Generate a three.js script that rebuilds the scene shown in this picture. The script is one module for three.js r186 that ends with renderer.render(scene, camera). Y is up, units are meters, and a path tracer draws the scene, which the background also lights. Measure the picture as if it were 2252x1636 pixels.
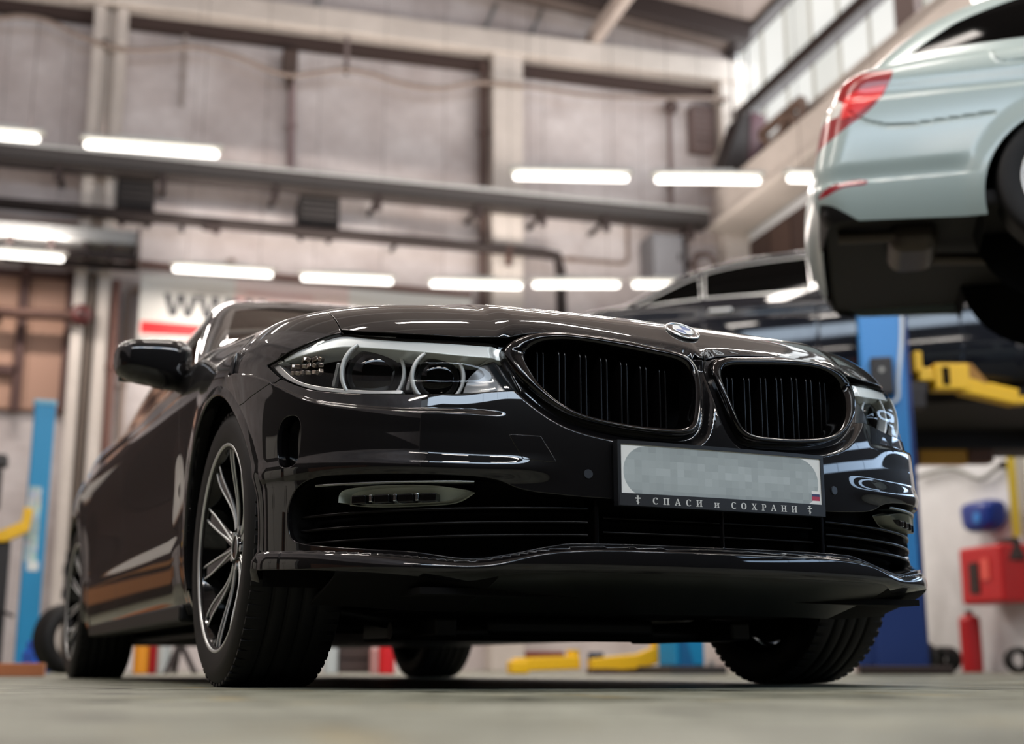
import * as THREE from 'three';
import { mergeGeometries, mergeVertices } from 'three/addons/utils/BufferGeometryUtils.js';
import { RoundedBoxGeometry } from 'three/addons/geometries/RoundedBoxGeometry.js';
import { RectAreaLightUniformsLib } from 'three/addons/lights/RectAreaLightUniformsLib.js';

// ================================================================ camera, daylight, exposure
// A workshop hall. x to the right along the back wall, y up, z towards the viewer, metres.
RectAreaLightUniformsLib.init();
const scene = new THREE.Scene();
const F_PX = 2900, W_PX = 2252, H_PX = 1636;
const camera = new THREE.PerspectiveCamera(2 * Math.atan(H_PX / 2 / F_PX) * 180 / Math.PI, W_PX / H_PX, 0.05, 200);
camera.position.set(-1.0817, 0.045, 3.4995);
{
  const yaw = 15.6 * Math.PI / 180, pitch = 12.65 * Math.PI / 180;
  camera.lookAt(camera.position.clone().add(new THREE.Vector3(Math.sin(yaw) * Math.cos(pitch), Math.sin(pitch), -Math.cos(yaw) * Math.cos(pitch))));
}
camera.focus = 2.95;
camera.userData.fStop = 1.9;
scene.background = new THREE.Color(0.80, 0.90, 1.0);
scene.backgroundIntensity = 1.0;
const renderer = new THREE.WebGLRenderer({ antialias: true });
renderer.toneMapping = THREE.LinearToneMapping;
renderer.toneMappingExposure = 1.95;
renderer.shadowMap.enabled = true;
const LAMP_POWER = 54, LAMP_GLOW = 2.4;            // ceiling tubes: area light, and what the eye sees of the tube
const DAY_POWER = 3.2;                                 // daylight from windows outside the frame
const PANE_POWER = 2.8, PANE_GLOW = 0.44;              // translucent daylight panes
// ================================================================ naming and building helpers
const taken = new Map();
function numbered(name) {
  const n = taken.get(name) ?? 0; taken.set(name, n + 1);
  return n ? name + '_' + String(n).padStart(3, '0') : name;
}
function tag(o, label, category, group, kind) {
  if (label) o.userData.label = label;
  if (category) o.userData.category = category;
  if (group) o.userData.group = group;
  if (kind) o.userData.kind = kind;
  return o;
}
function mk(name, geometry, material, parent = scene) {
  const g = Array.isArray(geometry) ? merged(geometry) : geometry;
  const m = new THREE.Mesh(g, material);
  m.name = parent === scene ? numbered(name) : name;
  m.castShadow = m.receiveShadow = true;
  parent.add(m);
  return m;
}
function thing(name, label, category, pos = [0, 0, 0], turn = 0, group) {
  const o = new THREE.Group(); o.name = numbered(name); scene.add(o);
  o.position.set(...pos); o.rotation.y = turn;
  return tag(o, label, category, group);
}
function struct(name, geometry, material, parent = scene) {
  const m = mk(name, geometry, material, parent);
  if (parent === scene) m.userData.kind = 'structure';
  return m;
}
function dup(root, label, group) {
  const r = root.clone(); r.name = numbered(root.name.replace(/_\d{3}$/, '')); scene.add(r);
  r.userData = { ...root.userData };
  if (label) r.userData.label = label;
  if (group) r.userData.group = group;
  return r;
}
function merged(list) {
  const gs = list.map((g) => {
    const q = g.index ? g.toNonIndexed() : g.clone();
    for (const k of Object.keys(q.attributes)) if (!['position', 'normal', 'uv'].includes(k)) q.deleteAttribute(k);
    if (!q.attributes.uv) q.setAttribute('uv', new THREE.BufferAttribute(new Float32Array(q.attributes.position.count * 2), 2));
    if (!q.attributes.normal) q.computeVertexNormals();
    return q;
  });
  return gs.length === 1 ? gs[0] : mergeGeometries(gs);
}
// a box by its centre and size, edges rounded by r; uv in metres
function box(cx, cy, cz, sx, sy, sz, r = 0.004) {
  const g = r > 0 && Math.min(sx, sy, sz) > 2.1 * r ? new RoundedBoxGeometry(sx, sy, sz, 2, r) : new THREE.BoxGeometry(sx, sy, sz);
  g.translate(cx, cy, cz);
  return metric(g);
}
function metric(g) {   // uv in metres from the side a face is turned to
  const p = g.attributes.position, n = g.attributes.normal, uv = new Float32Array(p.count * 2);
  for (let i = 0; i < p.count; i++) {
    const ax = Math.abs(n.getX(i)), ay = Math.abs(n.getY(i)), az = Math.abs(n.getZ(i));
    if (ax >= ay && ax >= az) { uv[2 * i] = p.getZ(i); uv[2 * i + 1] = p.getY(i); }
    else if (ay >= az) { uv[2 * i] = p.getX(i); uv[2 * i + 1] = p.getZ(i); }
    else { uv[2 * i] = p.getX(i); uv[2 * i + 1] = p.getY(i); }
  }
  g.setAttribute('uv', new THREE.BufferAttribute(uv, 2));
  return g;
}
// a round bar between two points
function bar(a, b, r, seg = 12, r2 = r) {
  const A = new THREE.Vector3(...a), B = new THREE.Vector3(...b), d = B.clone().sub(A);
  const g = new THREE.CylinderGeometry(r2, r, d.length(), seg);
  g.applyQuaternion(new THREE.Quaternion().setFromUnitVectors(new THREE.Vector3(0, 1, 0), d.normalize()));
  g.translate((A.x + B.x) / 2, (A.y + B.y) / 2, (A.z + B.z) / 2);
  return g;
}
// a square bar between two points, width across w (level) and h
function beam(a, b, w, h, r = 0.004) {
  const A = new THREE.Vector3(...a), B = new THREE.Vector3(...b), d = B.clone().sub(A), L = d.length();
  const g = box(0, 0, 0, w, h, L, r);
  const m = new THREE.Matrix4().lookAt(B, A, Math.abs(d.y) > 0.95 * L ? new THREE.Vector3(0, 0, 1) : new THREE.Vector3(0, 1, 0));
  g.applyMatrix4(m); g.translate((A.x + B.x) / 2, (A.y + B.y) / 2, (A.z + B.z) / 2);
  return g;
}
function tube(pts, r, seg = 40, rad = 10, closed = false) {
  return new THREE.TubeGeometry(new THREE.CatmullRomCurve3(pts.map((p) => new THREE.Vector3(...p)), closed, 'centripetal'), seg, r, rad, closed);
}
function lathe(pts, seg = 48) { return new THREE.LatheGeometry(pts.map((p) => new THREE.Vector2(...p)), seg); }
function extrude(pts, depth, bevel = 0, holes = []) {
  const s = new THREE.Shape(pts.map((p) => new THREE.Vector2(...p)));
  for (const h of holes) s.holes.push(new THREE.Path(h.map((p) => new THREE.Vector2(...p))));
  return new THREE.ExtrudeGeometry(s, { depth, bevelEnabled: bevel > 0, bevelThickness: bevel, bevelSize: bevel, bevelOffset: -bevel, bevelSegments: 2 });
}
function mulberry(seed) {
  let a = seed >>> 0;
  return () => { a = (a + 0x6D2B79F5) >>> 0; let t = a; t = Math.imul(t ^ (t >>> 15), t | 1); t ^= t + Math.imul(t ^ (t >>> 7), t | 61); return ((t ^ (t >>> 14)) >>> 0) / 4294967296; };
}
// tileable value noise, several octaves
function noiseField(n, cells, octaves, seed) {
  const out = new Float32Array(n * n); let amp = 1, total = 0, c = cells;
  for (let o = 0; o < octaves; o++) {
    const rnd = mulberry(seed + o * 101), g = new Float32Array(c * c).map(() => rnd());
    for (let y = 0; y < n; y++) {
      const fy = y / n * c, y0 = Math.floor(fy), ty = fy - y0, sy = ty * ty * (3 - 2 * ty), r0 = (y0 % c) * c, r1 = ((y0 + 1) % c) * c;
      for (let x = 0; x < n; x++) {
        const fx = x / n * c, x0 = Math.floor(fx), tx = fx - x0, sx = tx * tx * (3 - 2 * tx), a = x0 % c, b = (x0 + 1) % c;
        const u = g[r0 + a] + (g[r0 + b] - g[r0 + a]) * sx, v = g[r1 + a] + (g[r1 + b] - g[r1 + a]) * sx;
        out[y * n + x] += amp * (u + (v - u) * sy);
      }
    }
    total += amp; amp *= 0.5; c *= 2;
  }
  for (let i = 0; i < out.length; i++) out[i] /= total;
  return out;
}
function dataTex(n, fill, srgb = true) {   // fill(i, x, y) -> [r, g, b] in 0..255
  const d = new Uint8Array(n * n * 4);
  for (let y = 0; y < n; y++) for (let x = 0; x < n; x++) {
    const i = y * n + x, c = fill(i, x, y);
    for (let k = 0; k < 3; k++) d[4 * i + k] = Math.max(0, Math.min(255, c[k]));
    d[4 * i + 3] = 255;
  }
  const t = new THREE.DataTexture(d, n, n); t.magFilter = THREE.LinearFilter; t.minFilter = THREE.LinearMipmapLinearFilter;
  t.wrapS = t.wrapT = THREE.RepeatWrapping; if (srgb) t.colorSpace = THREE.SRGBColorSpace; t.needsUpdate = true;
  return t;
}
const scaled = (t, s) => { const c = t.clone(); c.repeat.set(s, s); c.needsUpdate = true; return c; };
const std = (color, roughness = 0.6, metalness = 0, more = {}) => new THREE.MeshStandardMaterial({ color, roughness, metalness, ...more });
const phys = (color, roughness, metalness, more = {}) => new THREE.MeshPhysicalMaterial({ color, roughness, metalness, ...more });
const glow = (color, k) => new THREE.MeshStandardMaterial({ color: 0x777777, emissive: color, emissiveIntensity: k, roughness: 0.4 });

// ---------------------------------------------------------------- trimmed skins
// signed distance to a closed outline, negative inside
function outline(pts) {
  const n = pts.length; let x0 = 1e9, x1 = -1e9, y0 = 1e9, y1 = -1e9;
  for (const p of pts) { x0 = Math.min(x0, p[0]); x1 = Math.max(x1, p[0]); y0 = Math.min(y0, p[1]); y1 = Math.max(y1, p[1]); }
  return (x, y) => {
    const far = Math.max(x0 - x, x - x1, y0 - y, y - y1);
    if (far > 0.06) return far;
    let d = 1e9, inside = false;
    for (let i = 0, j = n - 1; i < n; j = i++) {
      const ax = pts[j][0], ay = pts[j][1], ex = pts[i][0] - ax, ey = pts[i][1] - ay, wx = x - ax, wy = y - ay;
      const t = Math.min(1, Math.max(0, (wx * ex + wy * ey) / (ex * ex + ey * ey + 1e-18)));
      const qx = wx - ex * t, qy = wy - ey * t; d = Math.min(d, qx * qx + qy * qy);
      if ((pts[i][1] > y) !== (ay > y) && x < ex * (y - ay) / ey + ax) inside = !inside;
    }
    return inside ? -Math.sqrt(d) : Math.sqrt(d);
  };
}
// closed outline smoothed through its points; a third entry 1 keeps a corner
function rounded(pts, k = 6) {
  const n = pts.length, out = [];
  for (let i = 0; i < n; i++) {
    const p1 = pts[i], p2 = pts[(i + 1) % n], p0 = p1[2] ? p1 : pts[(i + n - 1) % n], p3 = p2[2] ? p2 : pts[(i + 2) % n];
    for (let j = 0; j < k; j++) {
      const t = j / k, t2 = t * t, t3 = t2 * t;
      out.push([0, 1].map((c) => 0.5 * (2 * p1[c] + (p2[c] - p0[c]) * t + (2 * p0[c] - 5 * p1[c] + 4 * p2[c] - p3[c]) * t2 + (3 * p1[c] - p0[c] - 3 * p2[c] + p3[c]) * t3)));
    }
  }
  return out;
}
function polyline(pts) {   // y over x, straight between points
  return (x) => {
    if (x <= pts[0][0]) return pts[0][1];
    for (let i = 1; i < pts.length; i++) if (x <= pts[i][0]) return lerp(pts[i - 1][1], pts[i][1], (x - pts[i - 1][0]) / (pts[i][0] - pts[i - 1][0]));
    return pts[pts.length - 1][1];
  };
}
// hit(a, b, out, o) puts a point; keep(x, y, z, a, b) > 0 where the skin stays; F gives normals; rim turns the edges in
function skin({ hit, a, b, na, nb, keep, F, rim = 0.012, flip = false, mirror = false }) {
  const A = (i) => a[0] + (a[1] - a[0]) * i / na, B = (j) => b[0] + (b[1] - b[0]) * j / nb, row = na + 1;
  const P = new Float64Array(row * (nb + 1) * 3), K = new Float64Array(row * (nb + 1));
  for (let j = 0; j <= nb; j++) for (let i = 0; i <= na; i++) {
    const q = j * row + i; hit(A(i), B(j), P, 3 * q);
    K[q] = keep ? keep(P[3 * q], P[3 * q + 1], P[3 * q + 2], A(i), B(j)) : 1;
    if (Math.abs(K[q]) < 1e-6) K[q] = 1e-6;
  }
  const pos = [], nor = [], idx = [], at = new Int32Array(row * (nb + 1)).fill(-1), cut = new Map(), edges = [], tmp = [0, 0, 0];
  const push = (x, y, z) => {
    const h = 0.0012, gx = F(x + h, y, z) - F(x - h, y, z), gy = F(x, y + h, z) - F(x, y - h, z), gz = F(x, y, z + h) - F(x, y, z - h), L = Math.hypot(gx, gy, gz) || 1;
    pos.push(x, y, z); nor.push(gx / L, gy / L, gz / L); return pos.length / 3 - 1;
  };
  const vert = (q) => at[q] >= 0 ? at[q] : (at[q] = push(P[3 * q], P[3 * q + 1], P[3 * q + 2]));
  const cross = (p, q) => {
    const lo = Math.min(p, q), hi = Math.max(p, q), key = lo * 4 + (hi - lo === 1 ? 0 : 1);
    if (cut.has(key)) return cut.get(key);
    const [ip, jp, iq, jq] = [p % row, Math.floor(p / row), q % row, Math.floor(q / row)];
    let t0 = 0, t1 = 1, k0 = K[p], k1 = K[q], t = 0.5;
    for (let n = 0; n < 9; n++) {
      t = n < 2 ? t0 + (t1 - t0) * k0 / (k0 - k1) : (t0 + t1) / 2;
      const aa = lerp(A(ip), A(iq), t), bb = lerp(B(jp), B(jq), t);
      hit(aa, bb, tmp, 0);
      const k = keep(tmp[0], tmp[1], tmp[2], aa, bb);
      if ((k > 0) === (k0 > 0)) { t0 = t; k0 = k; } else { t1 = t; k1 = k; }
    }
    const v = push(tmp[0], tmp[1], tmp[2]); cut.set(key, v); return v;
  };
  for (let j = 0; j < nb; j++) for (let i = 0; i < na; i++) {
    const q = [j * row + i, j * row + i + 1, (j + 1) * row + i + 1, (j + 1) * row + i];
    const s = q.map((k) => K[k] > 0), n = s.filter(Boolean).length;
    if (!n) continue;
    const poly = [], mark = [];
    for (let k = 0; k < 4; k++) {
      const c = q[k], d = q[(k + 1) % 4];
      if (s[k]) { poly.push(vert(c)); mark.push(0); }
      if (s[k] !== s[(k + 1) % 4]) { poly.push(cross(c, d)); mark.push(s[k] ? 1 : 2); }   // 1 leaves the skin, 2 comes back
    }
    for (let k = 1; k + 1 < poly.length; k++) idx.push(poly[0], poly[k], poly[k + 1]);
    for (let k = 0; k < poly.length; k++) if (mark[k] === 1 && mark[(k + 1) % poly.length] === 2) edges.push([poly[k], poly[(k + 1) % poly.length]]);
  }
  // orientation from the first good triangle
  let sign = 0;
  for (let k = 0; k < idx.length && !sign; k += 3) {
    const [p, q, r] = [idx[k], idx[k + 1], idx[k + 2]].map((v) => new THREE.Vector3(pos[3 * v], pos[3 * v + 1], pos[3 * v + 2]));
    const d = q.sub(p).cross(r.sub(p)); if (d.length() < 1e-10) continue;
    sign = d.dot(new THREE.Vector3(nor[3 * idx[k]], nor[3 * idx[k] + 1], nor[3 * idx[k] + 2])) > 0 ? 1 : -1;
  }
  if (sign < 0) { for (let k = 0; k < idx.length; k += 3) [idx[k + 1], idx[k + 2]] = [idx[k + 2], idx[k + 1]]; }
  if (rim > 0) {   // a small rounded edge and a return, so panels have a thickness
    const out = new Map(), add = (v, x, y, z) => { const e = out.get(v) ?? [0, 0, 0]; e[0] += x; e[1] += y; e[2] += z; out.set(v, e); };
    for (const [v, w] of edges) {
      const dx = pos[3 * w] - pos[3 * v], dy = pos[3 * w + 1] - pos[3 * v + 1], dz = pos[3 * w + 2] - pos[3 * v + 2];
      const nx = nor[3 * v], ny = nor[3 * v + 1], nz = nor[3 * v + 2], s = sign;
      const tx = (dy * nz - dz * ny) * s, ty = (dz * nx - dx * nz) * s, tz = (dx * ny - dy * nx) * s;
      add(v, tx, ty, tz); add(w, tx, ty, tz);
    }
    const rows = new Map();
    for (const [v, e] of out) {
      const L = Math.hypot(...e) || 1, t = e.map((k) => k / L), n = [nor[3 * v], nor[3 * v + 1], nor[3 * v + 2]], p = [pos[3 * v], pos[3 * v + 1], pos[3 * v + 2]], r = 0.0022, ids = [v];
      for (const [ct, cn, nt, nn] of [[0.5 * r, -0.14 * r, 0.5, 0.866], [0.866 * r, -0.5 * r, 0.866, 0.5], [r, -r, 1, 0], [r, -rim, 1, 0]]) {
        pos.push(p[0] + t[0] * ct + n[0] * cn, p[1] + t[1] * ct + n[1] * cn, p[2] + t[2] * ct + n[2] * cn);
        nor.push(t[0] * nt + n[0] * nn, t[1] * nt + n[1] * nn, t[2] * nt + n[2] * nn); ids.push(pos.length / 3 - 1);
      }
      rows.set(v, ids);
    }
    for (const [v, w] of edges) {
      const a0 = rows.get(v), b0 = rows.get(w);
      for (let k = 0; k < 4; k++) {
        if (sign > 0) idx.push(a0[k], a0[k + 1], b0[k + 1], a0[k], b0[k + 1], b0[k]); else idx.push(a0[k], b0[k + 1], a0[k + 1], a0[k], b0[k], b0[k + 1]);
      }
    }
  }
  const g = new THREE.BufferGeometry();
  g.setAttribute('position', new THREE.BufferAttribute(new Float32Array(pos), 3));
  g.setAttribute('normal', new THREE.BufferAttribute(new Float32Array(nor), 3));
  g.setAttribute('uv', new THREE.BufferAttribute(new Float32Array(pos.length / 3 * 2), 2));
  g.setIndex(idx);
  return g;
}
function mirrored(g) {   // the same on the other side, x -> -x
  const m = g.clone(), p = m.attributes.position, n = m.attributes.normal;
  for (let i = 0; i < p.count; i++) { p.setX(i, -p.getX(i)); if (n) n.setX(i, -n.getX(i)); }
  if (m.index) { const k = m.index.array; for (let i = 0; i < k.length; i += 3) { const t = k[i + 1]; k[i + 1] = k[i + 2]; k[i + 2] = t; } }
  else for (const key of Object.keys(m.attributes)) {
    const at = m.attributes[key], s = at.itemSize;
    for (let i = 0; i < at.count; i += 3) for (let c = 0; c < s; c++) { const t = at.array[(i + 1) * s + c]; at.array[(i + 1) * s + c] = at.array[(i + 2) * s + c]; at.array[(i + 2) * s + c] = t; }
  }
  return m;
}
const both = (g) => merged([g, mirrored(g)]);
// ---------------------------------------------------------------- car body mathematics
// natural cubic spline through (xs, ys)
function spline(xs, ys) {
  const n = xs.length, a = new Float64Array(n), m = new Float64Array(n), c = new Float64Array(n), d = new Float64Array(n);
  for (let i = 1; i < n - 1; i++) {
    const h0 = xs[i] - xs[i - 1], h1 = xs[i + 1] - xs[i];
    const p = 2 * (h0 + h1) - h0 * c[i - 1];
    c[i] = h1 / p;
    d[i] = (6 * ((ys[i + 1] - ys[i]) / h1 - (ys[i] - ys[i - 1]) / h0) - h0 * d[i - 1]) / p;
  }
  for (let i = n - 2; i > 0; i--) m[i] = d[i] - c[i] * m[i + 1];
  return (x) => {
    if (x <= xs[0]) { const h = xs[1] - xs[0]; return ys[0] + (x - xs[0]) * ((ys[1] - ys[0]) / h - h * m[1] / 6); }
    if (x >= xs[n - 1]) { const h = xs[n - 1] - xs[n - 2]; return ys[n - 1] + (x - xs[n - 1]) * ((ys[n - 1] - ys[n - 2]) / h + h * m[n - 2] / 6); }
    let i = 0, j = n - 1;
    while (j - i > 1) { const k = (i + j) >> 1; if (xs[k] > x) j = k; else i = k; }
    const h = xs[j] - xs[i], A = (xs[j] - x) / h, B = (x - xs[i]) / h;
    return A * ys[i] + B * ys[j] + ((A * A * A - A) * m[i] + (B * B * B - B) * m[j]) * h * h / 6;
  };
}
const sstep = (a, b, x) => { const t = Math.min(1, Math.max(0, (x - a) / (b - a))); return t * t * (3 - 2 * t); };
const lerp = (a, b, t) => a + (b - a) * t;
// rounded maximum of two distances, radius r
function rmax(a, b, r) {
  const u = a + r, v = b + r;
  if (u <= 0 || v <= 0) return Math.max(a, b);
  return Math.pow(Math.pow(u, 2.3) + Math.pow(v, 2.3), 1 / 2.3) - r;
}
// the dark sedan: x to its left, y up, z forward, front axle at z = 0
const noseZ = spline([0.12, 0.18, 0.212, 0.232, 0.255, 0.31, 0.40, 0.50, 0.58, 0.66, 0.73, 0.80, 0.88], [0.46, 0.68, 0.80, 0.851, 0.866, 0.867, 0.868, 0.867, 0.858, 0.836, 0.806, 0.762, 0.70]);
const planC = spline([0, 0.15, 0.30, 0.43, 0.55, 0.66, 0.76, 0.85, 0.93, 1.0], [0, 0.004, 0.020, 0.050, 0.095, 0.160, 0.250, 0.37, 0.51, 0.66]);
const hoodH = spline([-4.2, -3.9, -3.3, -2.7, -2.0, -1.3, -0.6, -0.3, 0, 0.2, 0.4, 0.55, 0.68, 0.78], [1.0, 1.09, 1.10, 1.06, 1.02, 1.01, 1.03, 1.005, 0.975, 0.949, 0.912, 0.874, 0.830, 0.787]);
const sideW = spline([0.12, 0.20, 0.28, 0.40, 0.52, 0.64, 0.74, 0.80, 0.86, 0.92, 1.0], [0.845, 0.885, 0.905, 0.914, 0.919, 0.926, 0.932, 0.931, 0.915, 0.892, 0.862]);
const sideZ = spline([-4.1, -3.7, -3.3, -2.9, -2.3, -1.5, -0.7, 0, 0.3, 0.6, 0.9], [-0.20, -0.085, -0.025, -0.003, 0, -0.004, -0.004, 0, -0.006, -0.03, -0.08]);
let carExtra = () => 0;   // small outward reliefs, set below
function carF(x, y, z) {
  const X = Math.abs(x);
  const cp = planC(X);
  const f1 = (z - (noseZ(y) - cp)) * 0.92;
  const f2 = X - (sideW(y) + sideZ(z));
  const f3 = (y - (hoodH(z) - 0.035 * X * X - 0.055 * Math.pow(X / 0.85, 6) * sstep(-0.9, 0.1, z))) * 0.97;
  const f4 = -z - (4.075 - 0.22 * X * X - 0.9 * Math.max(0, 0.45 - y) * 0.3 - 0.4 * Math.max(0, y - 0.85) * 0.5);
  let f = rmax(f1, f2, 0.10);
  f = rmax(f, f3, lerp(0.05, 0.085, sstep(0.3, 0.75, X)));
  f = rmax(f, f4, 0.14);
  return f - carExtra(X, y, z);
}
// one point of the skin: s < PI/2 is a bearing round the nose, beyond it a way along the flank; e is the elevation
const HALF = Math.PI / 2;
function carRay(s, e) {
  const ce = Math.cos(e), se = Math.sin(e);
  return s < HALF ? [0, 0.5, 0, Math.sin(s) * ce, se, Math.cos(s) * ce] : [0, 0.5, -(s - HALF), ce, se, 0];
}
function carHit(s, e, out, o = 0) {
  const r = carRay(s, e);
  let a = 0.12, b = 1.35, fa = carF(r[0] + r[3] * a, r[1] + r[4] * a, r[2] + r[5] * a), fb = carF(r[0] + r[3] * b, r[1] + r[4] * b, r[2] + r[5] * b);
  let t = 0.8;
  for (let i = 0; i < 26; i++) {
    t = i % 3 === 2 ? (a + b) / 2 : a + (b - a) * (-fa / (fb - fa));
    if (!(t > a && t < b)) t = (a + b) / 2;
    const f = carF(r[0] + r[3] * t, r[1] + r[4] * t, r[2] + r[5] * t);
    if (Math.abs(f) < 2e-7) break;
    if (f < 0) { a = t; fa = f; } else { b = t; fb = f; }
  }
  out[o] = r[0] + r[3] * t; out[o + 1] = r[1] + r[4] * t; out[o + 2] = r[2] + r[5] * t;
  return out;
}
// ================================================================ the hall
const plasterNoise = noiseField(512, 6, 6, 11), fineNoise = noiseField(512, 48, 3, 29);
const wallTex = dataTex(512, (i, x, y) => {
  const n = plasterNoise[i] - 0.5, f = fineNoise[i] - 0.5, course = (y % 16) < 2 ? -9 + plasterNoise[(i * 7) % 262144] * 5 : 0, joint = ((x + (Math.floor(y / 32) % 2) * 32) % 64) < 2 ? -1.5 : 0, v = 200 + n * 60 + f * 16 + course + joint;
  return [v + 2, v - 6 + n * 8, v - 9 + n * 10];
});
const cream = dataTex(512, (i) => { const v = 232 + (plasterNoise[i] - 0.5) * 34 + (fineNoise[i] - 0.5) * 10; return [v, v - 4, v - 8]; });
const floorTex = dataTex(1024, (i, x, y) => {
  const p = (y % 512) * 512 + (x % 512), q = ((y * 3) % 512) * 512 + ((x * 3) % 512), n = plasterNoise[p] - 0.5, f = fineNoise[q] - 0.5, s = plasterNoise[q] - 0.5;
  const stain = Math.max(0, plasterNoise[((y * 2 + 77) % 512) * 512 + ((x * 2 + 191) % 512)] - 0.60) * 330, rust = Math.max(0, plasterNoise[((y + 301) % 512) * 512 + ((x * 2 + 40) % 512)] - 0.64) * 160;
  const v = 110 + n * 84 + f * 34 + s * 44 - stain;
  return [v + rust * 0.4, v + 1, v - 14 - rust * 0.6];
});
const wallMat = std(0xf7f4f5, 0.92, 0, { map: scaled(wallTex, 0.26), bumpMap: scaled(wallTex, 0.26), bumpScale: 0.006 });
const pillarMat = std(0xd6cfca, 0.9, 0, { map: scaled(cream, 0.3) });
const whiteWall = std(0xf4f9ff, 0.85, 0, { map: scaled(cream, 0.21) });
const floorMat = std(0xffffff, 0.52, 0, { map: scaled(floorTex, 0.42), bumpMap: scaled(floorTex, 0.42), bumpScale: 0.0012, roughnessMap: null });
const darkSteel = std(0x2c211f, 0.6, 0.2), brownPaint = std(0x4a2a26, 0.55), greySteel = std(0x8d8d8c, 0.5, 0.3), ceilingMat = std(0x8d7f78, 0.95);

const ZB = -14.9, ZF = 9.0, XL = -7.6, XR = 7.82;
struct('floor', box((XL + XR) / 2, -0.15, (ZB + ZF) / 2, XR - XL + 1.2, 0.3, ZF - ZB + 1.2, 0), floorMat);
struct('wall_back', box((XL + XR) / 2, 5.4, ZB - 0.2, XR - XL + 1.2, 11, 0.4, 0), wallMat);
struct('wall_left', box(XL - 0.2, 5.6, (ZB + ZF) / 2, 0.4, 11.6, ZF - ZB, 0), wallMat);
struct('trim_2', box(XL + 0.02, 1.6, 3.0, 0.04, 3.2, 11.8, 0), std(0x1d1613, 0.9));   // unseen dark boards added on the left wall to darken reflections in the paint
struct('wall_front', [box((XL + XR) / 2, 3.4, ZF + 0.2, XR - XL + 1.2, 6.8, 0.4, 0), box((XL + XR) / 2, 9.7, ZF + 0.2, XR - XL + 1.2, 3.2, 0.4, 0)], std(0x0f0d0c, 0.95));
// right wall: low wall, sill, then two rows of translucent panes up to the roof
const WIN0 = 7.92, WINM = 8.66, WIN1 = 9.97, WEND = -9.95;
const LOW0 = 2.0, LOW1 = 3.1, LZ0 = -5.2, LZ1 = 8.4;   // a lower window towards the front, mirrored in the paint
const SPLIT = -5.3, darkWall = std(0x2b2624, 0.92);   // unseen front part of the right wall, made dark for the bumper reflections
struct('wall_right', [box(XR + 0.2, WIN0 / 2, (ZB + SPLIT) / 2, 0.4, WIN0, SPLIT - ZB, 0), box(XR + 0.2, (5.6 + WIN0) / 2, (SPLIT + ZF) / 2, 0.4, WIN0 - 5.6, ZF - SPLIT, 0), box(XR + 0.2, 10.3, (ZB + ZF) / 2, 0.4, 0.72, ZF - ZB, 0), box(XR + 0.2, 9, ZB + 0.1, 0.4, 2.2, 0.2, 0)], whiteWall);
struct('wall_right', [box(XR + 0.2, LOW0 / 2, (SPLIT + ZF) / 2, 0.4, LOW0, ZF - SPLIT, 0), box(XR + 0.2, (LOW1 + 5.6) / 2, (SPLIT + ZF) / 2, 0.4, 5.6 - LOW1, ZF - SPLIT, 0), box(XR + 0.2, (LOW0 + LOW1) / 2, (SPLIT + LZ0) / 2, 0.4, LOW1 - LOW0, LZ0 - SPLIT, 0), box(XR + 0.2, (LOW0 + LOW1) / 2, (LZ1 + ZF) / 2, 0.4, LOW1 - LOW0, ZF - LZ1, 0)], darkWall);
// roof, falling to the right, with purlins
{
  const slope = Math.atan(0.108);
  const r = box(0, 0.12, 0, XR - XL + 1.6, 0.24, ZF - ZB + 1, 0); r.rotateZ(-slope); r.translate(0.1, 10.785, (ZB + ZF) / 2);
  struct('roof', r, ceilingMat);
  for (let i = 0; i < 9; i++) {
    const z = ZB + 1.0 + i * 2.8, g = box(0, -0.17, 0, XR - XL - 0.2, 0.34, 0.22, 0.02); g.rotateZ(-slope); g.translate(0.1, 10.78, z);
    struct('roof_beam', g, i === 0 ? darkSteel : pillarMat);
  }
  for (const x of [5.3]) struct('roof_beam', box(x, 10.79 - 0.108 * x - 0.50, (ZB + ZF) / 2, 0.16, 0.26, ZF - ZB - 0.2, 0.02), std(0xb8aaa2, 0.9));
}
// pillars and beam of the back wall
for (const [x, w] of [[-7.75, 0.46], [-1.94, 0.46], [3.885, 0.47], [7.62, 0.40]]) {
  const parts = x === -1.94 ? [box(x - 0.155, 4.6, -14.7, 0.15, 9.2, 0.4, 0.01), box(x + 0.155, 4.6, -14.7, 0.15, 9.2, 0.4, 0.01), box(x, 4.6, -14.78, 0.2, 9.2, 0.24, 0)] : [box(x, 4.65, -14.7, w, 9.3, 0.4, 0.012)];
  struct('pillar', parts, pillarMat);
}
struct('beam', [box((XL + XR) / 2, 9.40, -14.66, XR - XL, 0.34, 0.48, 0.012), box((XL + XR) / 2, 9.60, -14.74, XR - XL, 0.06, 0.32, 0.01)], pillarMat);
struct('shade_trim_3', box((XL + XR) / 2, 9.14, -14.82, XR - XL, 0.18, 0.16, 0.006), std(0x3a2b27, 0.85));   // dark strip added to stand for the shadow under the beam
for (const x of [0.9, 3.55, 4.3]) { const g = beam([x, 9.66, -14.86], [x + 0.24, 10.25, -14.86], 0.05, 0.05, 0.01); struct('trim_1', g, greySteel); }
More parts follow.
